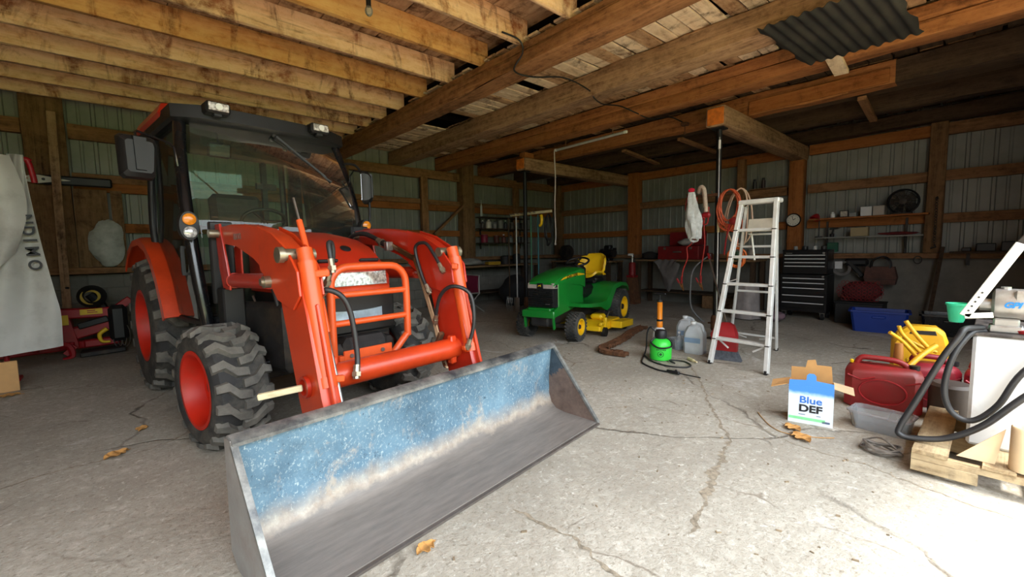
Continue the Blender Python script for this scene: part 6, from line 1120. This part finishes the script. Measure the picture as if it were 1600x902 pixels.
for a in ((6.82, 2.17, .05, .42, (196, 200, 200), 'white caulking tube standing at the left end of the top corner shelf', 'tube', 8.72, 1), (7.05, 1.88, .075, .26, (206, 200, 184), 'cream jug on the middle corner shelf', 'bottle', 8.72, 0), (6.85, 1.88, .05, .2, (70, 62, 58), 'dark bottle left of the cream jug', 'bottle', 8.72, 0), (7.25, 1.88, .06, .2, (120, 120, 118), 'grey bottle right of the cream jug', 'bottle', 8.72, 0), (7.45, 1.88, .07, .2, (140, 136, 128), 'pale grey tin on the middle corner shelf', 'tin', 8.72, 2), (7.62, 1.88, .05, .22, (52, 52, 56), 'slim black bottle on the middle corner shelf', 'bottle', 8.72, 0), (7.85, 1.88, .06, .16, (72, 60, 52), 'brown tin on the middle corner shelf', 'tin', 8.72, 2), (8.05, 1.88, .06, .17, (86, 80, 78), 'dull tin second from the right of the middle corner shelf', 'tin', 8.72, 2), (8.25, 1.88, .06, .18, (60, 50, 48), 'dark tin at the right end of the middle corner shelf', 'tin', 8.72, 2), (6.9, 1.52, .09, .2, (140, 34, 62), 'dark pink can on the lowest corner shelf', 'can', 8.72, 2), (7.3, 1.52, .07, .18, (96, 46, 40), 'brown red can in the middle of the lowest corner shelf', 'can', 8.72, 2), (7.55, 1.52, .06, .22, (110, 60, 50), 'rusty bottle on the lowest corner shelf', 'bottle', 8.72, 0), (7.8, 1.52, .06, .2, (128, 128, 126), 'light grey bottle on the lowest corner shelf', 'bottle', 8.72, 0), (8.1, 1.52, .08, .16, (50, 46, 44), 'black tin at the right of the lowest corner shelf', 'tin', 8.72, 2)): bottle(*a)
bench('workbench', 'long dark workbench along the left wall behind the loader arm', 5.2, 8.3, 8.15, 8.78, .96)
def bagf(u, v): a = u*2*PI; q = math.sin(PI*min(1, .06+v*.94)); return V(6.2+(.42*q)*math.cos(a)*(1+.1*math.sin(3*a)), 8.45+.22*q*math.sin(a), .965+.15*(1-math.cos(PI*v))/2*(1+.2*math.sin(4*a)))
b = MB(); b.grid(bagf, 24, 8); solo(b, 'feed_bag', pm('white_feed_bag', rgb(150, 148, 140), .8, 0, .15, 8), 'limp white feed bag lying on the left workbench', 'bag', ang=60)
b = MB(); b.prism([(6.68, 8.3), (7.05, 8.28), (7.12, 8.46), (6.72, 8.5)], .962, 1.04, 'xy', .02); solo(b, 'yellow_bag', pm('yellow_bag', rgb(190, 150, 36), .7, 0, .15, 8), 'folded yellow bag next to the white feed bag', 'bag')
for k, (x, r, h) in enumerate(((5.45, .09, .3), (7.4, .12, .22), (7.8, .1, .26))):
    solo(MB().lathe([(r, 0), (r, h*.9), (r*.7, h), (.003, h)], (x, 8.5, .962), n=16), 'dark_bucket', pm('bench_dark%d' % k, rgb(46, 44, 44), .6), ('dark drum on the left workbench nearest the tractor', 'wide dark pot on the left workbench below the shelves', 'dark pail at the corner end of the left workbench')[k], 'bucket')
# rack of hand tools
TRK = thing('tool_rack', 'pale wooden tool rail beside the rear steel post', 'rail', (6.3, 6.5, 2.06)); piece('rail', TRK, V(6.3, 5.84, 2.06), V(6.3, 7.02, 2.06), .04, .05, W['stick']); b = MB(); [b.cyl((-.02, y, 0), (-.1, y, .02), .008, n=6) for y in (-.24, -.12, .05, .14, .26, .38, .46)]; b.build('peg', STEEL, TRK); piece('rail_stay', TRK, V(6.3, 6.6, 0), V(6.3, 6.6, 2.03), .05, .05, W['beam_dark'])
def handtool(y, kind, mat, lab, lean=.0, z0=0.0, z1=2.0, x=6.17):
    t = thing(kind, lab, 'hand tool', (x, y, z0)); MB().cyl((0, lean, .28), (.0, 0, z1-z0), .014, n=8).build('handle', mat, t, ang=60); b = MB()
    if kind == 'shovel': b.grid(lambda u, v: V(-.02-.03*(1-(2*u-1)**2), lean+(u-.5)*.17*(1 if v > .2 else .5+2.5*v), .0+.32*v), 8, 6, .005)
    elif kind == 'rake':
        b.bar((0, lean-.1, .26), (0, lean+.1, .26), .03, .02)
        for k in range(9): b.cyl((0, lean-.095+.0237*k, .26), (-.05, lean-.095+.0237*k, .18), .005, n=5)
    elif kind == 'fork':
        b.bar((0, lean-.09, .3), (0, lean+.09, .3), .02, .02)
        for k in range(4): b.tube([(0, lean-.08+.053*k, .3), (-.03, lean-.08+.053*k, .12), (0, lean-.08+.053*k, 0)], .006, 5)
    else: b.box((0, lean, .14), (.06, .28, .26), .03)
    b.build('head', STEEL if kind != 'broom' else BLACK, t)
handtool(6.72, 'shovel', pm('white_handle', rgb(196, 196, 192), .5), 'shovel with a long white handle hanging on the tool rail', 0, .0); handtool(6.08, 'rake', pm('teal_handle', rgb(40, 104, 110), .5), 'rake with a blue green handle on the tool rail', .0, .0); handtool(6.96, 'fork', W['beam_dark'], 'pitchfork with a dark handle at the left of the tool rail', .0, .0); handtool(6.28, 'shovel', pm('green_handle', rgb(50, 110, 80), .5), 'shovel with a green handle right of the steel post', 0, .0)
b = MB(); b.tube([(6.12, 5.94, 1.98), (6.10, 5.91, 1.9), (6.11, 5.93, 1.82), (6.12, 5.98, 1.78)], .03, 8, smooth=4); solo(b, 'yellow_hook', YELLOW, 'yellow curved hook right of the hand tools', 'hook', ang=60); solo(coil((6.24, 5.86, 2.0), .09, .3, 4, .012, 21), 'rope', BLACK, 'coil of black rope at the right end of the tool rail', 'rope', ang=60)
solo(crumple((6.9, 7.6, .35), .36, (1, 1, 1), 31), 'dark_machine_cover', pm('black_cover', rgb(34, 34, 36), .8), 'black covered machine in the dark behind the lawn tractor', 'machine cover', ang=50)
BIC = thing('wheelbarrow', 'dark wheelbarrow parked in the corner shade', 'wheelbarrow', (7.2, 8.0-.7, 0), .6); BIC.location = (7.9, 7.5, 0); b = MB(); b.loft([[V(-.2, -.18, .35), V(.3, -.18, .35), V(.3, .18, .35), V(-.2, .18, .35)], [V(-.4, -.32, .62), V(.45, -.3, .62), V(.45, .3, .62), V(-.4, .32, .62)]]); b.build('tray', DARK, BIC); MB().cyl((.5, -.04, .18), (.5, .04, .18), .18, n=20).build('wheel', RUBBER, BIC); b = MB(); [b.tube([(.5, s*.06, .18), (-.2, s*.2, .34), (-.8, s*.26, .55)], .018, 6) for s in (-1, 1)]; [b.tube([(-.2, s*.2, .34), (-.25, s*.22, 0)], .018, 6) for s in (-1, 1)]; b.build('frame', RUST, BIC)
# maroon folding chair
FC = thing('folding_chair', 'maroon folding lawn chair behind the loader arm', 'chair', (5.6, 7.66, 0)); b = MB(); b.grid(lambda u, v: V(-.03*math.sin(v*PI), .34-.68*u, .40+.38*v), 8, 6, .012); b.build('backrest', MAROON, FC); b = MB(); b.grid(lambda u, v: V(-.05-.42*v, .32-.64*u, .42-.03*math.sin(v*PI)), 8, 6, .012); b.build('seat', MAROON, FC)
b = MB(); b.tube([(.0, .36, .1), (.0, .36, .74), (.0, .32, .79), (.0, -.32, .79), (.0, -.36, .74), (.0, -.36, .42)], .014, 8, smooth=3); b.tube([(-.48, .34, .42), (-.48, -.34, .42)], .014, 8); [b.tube([(-.48, s*.34, .42), (-.02, s*.35, .42)], .014, 8) for s in (-1, 1)]; [b.tube([(-.46, s*.35, .42), (.12, s*.36, .01)], .014, 8) for s in (-1, 1)]; [b.tube([(.02, s*.36, .42), (-.46, s*.37, .01)], .014, 8) for s in (-1, 1)]; b.build('tube_frame', pm('pale_chair_tube', rgb(176, 174, 170), .4, .5), FC, ang=60)

# ---------------------------------------------------------------- far left: implement, cover, board, bag on the sill
IMP = thing('tillage_implement', 'red three point implement with yellow stickers against the left wall', 'implement', (-.45, 8.25, 0)); iq = lambda x, z, y=8.2: V(x+.45, y-8.25, z); RI = pm('implement_red', rgb(170, 18, 30), .45, 0, .08, 4, dirt=rgb(90, 40, 36), dirt_amt=.2)
b = MB(); b.bar(iq(-.75, .58), iq(-.12, .56), .16, .13, bev=.015); b.prism([(x+.45, z) for x, z in ((-.68, .1), (-.5, .1), (-.58, .56), (-.68, .56))], -.12, .06, 'xz', .01); b.bar(iq(-.55, .3), iq(-.1, .42), .1, .16, bev=.015); b.bar(iq(-1.3, .12), iq(-.1, .16), .12, .1, bev=.015); b.bar(iq(-.1, .6), iq(.05, .72), .1, .1, bev=.01); b.build('frame', RI, IMP)
YS = pm('sticker_yellow', rgb(238, 196, 40), .5); b = MB(); b.box(iq(-.36, .585, 8.115), (.22, .006, .075)); b.box(iq(-.635, .5, 8.07), (.11, .006, .13)); b.build('sticker', YS, IMP); b = MB(); b.prism([(.06, .04), (.08, .04), (.07, .08)], 0, .001, 'xz'); b = MB(); b.bar(iq(-.40, .60, 8.111), iq(-.32, .60, 8.111), .003, .012); b.bar(iq(-.40, .575, 8.111), iq(-.30, .575, 8.111), .003, .01); b.build('sticker_print', RI, IMP, kind='stuff')
b = MB(); b.tube([iq(-.22, .34, 8.08), iq(-.3, .27, 8.08), iq(-.28, .17, 8.08), iq(-.2, .16, 8.08)], [.03, .045, .04, .015], 8, smooth=4); b.build('yellow_hook', YS, IMP, ang=60)
b = MB(); b.bar(iq(-.5, .4, 8.1), iq(-.2, .48, 8.1), .06, .08, bev=.01); b.tube([iq(-.36, .82), iq(-.27, .68), iq(-.2, .5)], .06, 10); b.box(iq(-.1, .4), (.2, .3, .5), .05); b.build('arm', BLACK, IMP)
b = MB(); b.lathe([(.14, 0), (.15, .05), (.10, .14), (.08, .16), (.09, .05), (.14, 0)], iq(-.34, .79, 8.08), (.1, -1, .1), 22, False); b.build('shaft_guard', BLACK, IMP); b = MB(); b.lathe([(.095, 0), (.1, .03), (.07, .05), (.07, .0), (.095, 0)], iq(-.35, .79, 7.98), (.1, -1, .1), 20, False); b.build('guard_ring', pm('dirty_yellow', rgb(190, 160, 70), .6), IMP)
b = MB()
for x in (-.9, -.66, -.58, -.48): b.cyl(iq(x, .12, 8.1), iq(x, .2, 8.1), .035, n=10)
b.bar(iq(-.64, .05, 8.08), iq(-.54, .15, 8.08), .06, .06); b.tube([iq(-.75, .2, 8.05), iq(-.6, .16, 8.03), iq(-.57, .03, 8.0), iq(-.66, .0, 7.99)], [.05, .04, .03, .02], 6, smooth=3); b.build('tine_clamp', RI, IMP)
b = MB()
for k in range(3): b.tube([V(iq(-.12+.04*k, .25).x+.05*math.cos(t), -.16, .22+.16*math.sin(t)) for t in [PI*i/14*2 for i in range(15)]], .006, 6)
b.build('loop_cable', STEEL, IMP, ang=60)
MB().bar(iq(-.5, .03, 8.1), iq(-.05, .05, 8.1), .3, .06, bev=.01).build('skid', DARK, IMP)
RF = thing('pipe_frame', 'bent red pipe frame under the white vinyl cover at far left', 'frame', (-1.0, 6.95, 0)); b = MB(); b.tube([(-.5, 0, .0), (-.45, 0, 2.3), (-.35, 0, 2.36), (.27, 0, 2.365), (.325, 0, 2.34), (.345, 0, 2.25), (.36, 0, 2.12)], .026, 8, smooth=4); b.tube([(.05, .02, 2.36), (.1, .05, 1.4), (.02, .05, 1.2), (.0, .1, 0)], .022, 8, smooth=4); b.build('pipe', RI, RF, ang=60); MB().box((-.25, .05, .02), (.7, .2, .04), .01).build('base_bar', RI, RF)
VIN = pm('white_vinyl', rgb(206, 206, 202), .5, 0, .06, 3, dirt=rgb(150, 148, 142), dirt_amt=.15)
VC = thing('vinyl_cover', 'white vinyl cover with black lettering draped over the red pipe frame', 'cover', (-.8, 6.85, .28))
def vin(u, v):
    z = 2.39-2.07*v; xr = -.70+.02*v+.14*min(1, v*1.25)**1.4-.03*max(0, v-.85)*3; xl = -.80-.34*min(1, v*1.2)**.9; x = xl+(xr-xl)*u
    z += .10*(1-u)*(-.1)*v+.09*(u-.5)*max(0, v-.5); y = 6.86+.045*math.sin(u*9+v*3)*(1-v*.5)-.05*math.sin(u*PI)*v+.03*math.sin(v*7+u*4)*(1-u)
    if v < .04: y = 6.92; z = 2.40
    return V(x, y, z)
b = MB(); b.grid(vin, 28, 36, .006); wpart(b, 'sheet', VIN, VC, 60)
def fold(u, v):
    z = 2.36-1.0*v; x = -.78-.2*u-.04*v+.1*math.sin(v*PI)*(1-u); return V(x, 6.78-.06*math.sin(u*PI)-.02*math.sin(v*9), z-.25*u*v)
b = MB(); b.grid(fold, 12, 16, .006); wpart(b, 'fold', VIN, VC, 60)
LET = pm('vinyl_lettering', rgb(44, 46, 52), .6)
for k, ch in enumerate('NDIMO'):
    t_ = (1.72, 1.6, 1.5, 1.385, 1.24)[k]
    text('cover_letter', ch, .135, LET, VC, Matrix.Translation(-VC.location) @ frame((-.725+.008*k, 6.792, t_), (.06, .0, -1), (1, 0, .06)), ext=.002, bold=.004)
b = MB(); b.box((-1.02, 7.0-.55, .15), (.34, .05, .3), .004, (.0, 0, .1)); solo(b, 'plywood_sheet', pm('pale_plywood', rgb(206, 160, 106), .8, 0, .1, 5), 'pale plywood panel standing at the far left under the vinyl cover', 'panel')
LBm = thing('leaning_board', 'thin grey board leaning upright against the left wall timbers', 'board', (-.6, 8.62, 0)); piece('board', LBm, V(-.62, 8.5, .0), V(-.58, 8.68, 3.3), .09, .022, W['beam_grey'], up=(0, 1, 0)); MB().cyl((0, -.08, .9), (.02, -.12, .9), .015, n=8).build('nail', DARK, LBm)
SLV = thing('black_sleeve', 'black sleeve with a pale fish shaped plate hung across the left wall', 'bar', (-.5, 8.77, 2.33)); b = MB(); b.box((.08, 0, .06), (.78, .05, .13), .02); b.build('sleeve', BLACK, SLV); b = MB(); b.prism([(-.40, .02), (-.28, .0), (-.12, .035), (.04, .06), (-.12, .09), (-.28, .115), (-.40, .09), (-.36, .06)], -.045, -.03, 'xz'); b.build('fish_plate', pm('pale_plate', rgb(196, 194, 184), .5), SLV); MB().cyl((-.22, -.045, .06), (-.22, -.05, .06), .018, n=10).build('plate_hole', BLACK, SLV)
b = crumple((-.14, 8.795, 1.514), .2, (.95, .22, 1.75), 17, 18, 14, .22); solo(b, 'plastic_sack', pm('cloudy_white_sack', rgb(176, 178, 172), .55, 0, .12, 8, dirt=rgb(120, 122, 112), dirt_amt=.3), 'cloudy white plastic sack stuffed on the sill left of the cab', 'sack', ang=60)
solo(crumple((.27, 8.79, 1.26), .13, (1.4, .4, .7), 23, 14, 9, .3), 'green_tarp', pm('green_sheeting', rgb(70, 96, 80), .6, 0, .2, 10), 'wad of dull green sheeting on the sill behind the rear wheel', 'sheet', ang=50)

# ---------------------------------------------------------------- leaves and scraps on the floor
LF1 = pm('dry_leaf', rgb(190, 140, 78), .8, 0, .2, 30)
def leaf(x, y, s, rz, lab, name='dry_leaf', m=LF1, cat='leaf'):
    def f(u, v): w_ = math.sin(PI*min(1, .03+u*.97))*(.34+.08*math.sin(u*21)); return V((u-.5)*s, (v-.5)*s*w_*2, .004+.022*s*8*abs(v-.5)**2*2+.01*math.sin(u*9)**2)
    b = MB(); b.grid(f, 12, 4, .0015); t = thing(name, lab, cat, (x, y, 0.003), rz); b.build('blade', m, t, ang=60); MB().tube([(s*.5, 0, .006), (s*.66, .01, .004)], .002, 5).build('stem', m, t)
leaf(3.46, .90, .13, 1.0, 'pale cardboard brown leaf in front of the carton, nearer to it'); leaf(3.32, .81, .15, .9, 'dry tan leaf in front of the carton, further out on the floor'); leaf(-.12, 3.8, .14, .6, 'dry brown leaf on the floor left of the front wheel'); leaf(.90, 1.60, .10, .2, 'dry leaf just in front of the bucket edge'); leaf(-.9, 6.2, .16, .1, 'dry leaf on the floor before the plywood panel'); leaf(.02, 4.25, .1, 1.2, 'small curled leaf behind the front wheel')
b = MB(); b.tube([(3.62, 1.18, .005), (3.5, 1.1, .005), (3.38, 1.0, .005), (3.34, .9, .005), (3.4, .75, .006), (3.48, .66, .005)], .003, 5, smooth=5); solo(b, 'dry_stalk', LF1, 'thin dry stalk curved on the floor before the carton', 'stalk', ang=60)
rg = random.Random(5); b = MB()
for k in range(420):
    x, y = rg.uniform(-.5, 4.6), rg.uniform(.2, 5.0); s = rg.uniform(.003, .009)
    if (x < 2.8 and y > 1.5) or (x > 3.2 and y < 1.2) or (4.3 < x < 5 and 1.8 < y < 3.5): continue
    b.box((x, y, s*.4), (s*rg.uniform(1, 3.5), s, s*.8), 0, (0, 0, rg.uniform(0, 3)))
tag(b.build('floor_grit', pm('grit', rgb(140, 122, 98), .9, 0, .3, 3)), 'crumbs of straw and grit strewn over the concrete floor', 'grit', kind='stuff')

GROUPS = {'jug': 'white jugs by the broom', 'jerry_can': 'red fuel cans', 'workbench': 'workbenches along the walls', 'storage_tote': 'storage totes by the right wall', 'dry_leaf': 'dry leaves on the floor', 'bottle': 'bottles on the corner shelves', 'tin': 'tins on shelves and bench', 'corner_shelf': 'corner shelves on the left wall', 'wall_shelf': 'shelves on the right wall', 'steel_post': 'steel jack posts', 'spray_can': 'spray cans on the ledge', 'dark_bucket': 'dark pails on the left workbench', 'shovel': 'hand tools on the rail', 'extension_cord': 'cords hung by the steel post', 'tape_roll': 'tape rolls on the tool chest'}
for o in list(COL.objects):
    k = o.name.split('.')[0]
    if o.parent is None and k in GROUPS and 'category' in o and 'group' not in o: o['group'] = GROUPS[k]

# open cracks in the slab: ragged grit-filled strips, parts of the floor
CRK = pm('crack_grit', rgb(150, 138, 120), .95, 0, .3, 40, bmp=.4); FL = bpy.data.objects['floor']; rc = random.Random(9)
for pts, w_ in (([(4.62, 2.21), (4.04, 1.81), (3.6, 1.55), (3.33, 1.38), (2.99, 1.15), (2.68, 1.07), (2.41, 1.01), (2.1, .92), (1.83, .84)], .011), ([(3.33, 1.38), (3.31, 1.09), (3.19, .75), (3.19, .46), (3.09, .17), (3.02, -.13)], .006), ([(2.82, 2.08), (3.09, 1.89), (3.19, 1.61), (3.33, 1.38)], .005), ([(1.38, 1.57), (1.42, 1.24), (1.39, .96), (1.45, .5)], .009), ([(-1.1, 3.5), (-.47, 3.77), (-.22, 3.78), (.07, 3.78), (.43, 4.05)], .007)):
    P = spline([(x, y, 0) for x, y in pts], 14); L_, R_ = [], []
    off = 0
    for i, p in enumerate(P):
        t = (P[min(i+1, len(P)-1)]-P[max(i-1, 0)]).normalized(); n = V(-t.y, t.x, 0); off = off*.7+rc.uniform(-.012, .012); k = w_*rc.uniform(.25, 1.5)*(2.3 if w_ > .01 and 2.2 < p.x < 2.75 else 1)*min(1, i/4, (len(P)-1-i)/4)
        L_.append(p+n*(off+k)+V(0, 0, .0012)); R_.append(p+n*(off-k)+V(0, 0, .0012))
    n_ = len(P); b = MB(); b.add(L_+R_, [(i, i+1, n_+i+1, n_+i) for i in range(n_-1)]); b.build('crack', CRK, FL, ang=0, kind='stuff')
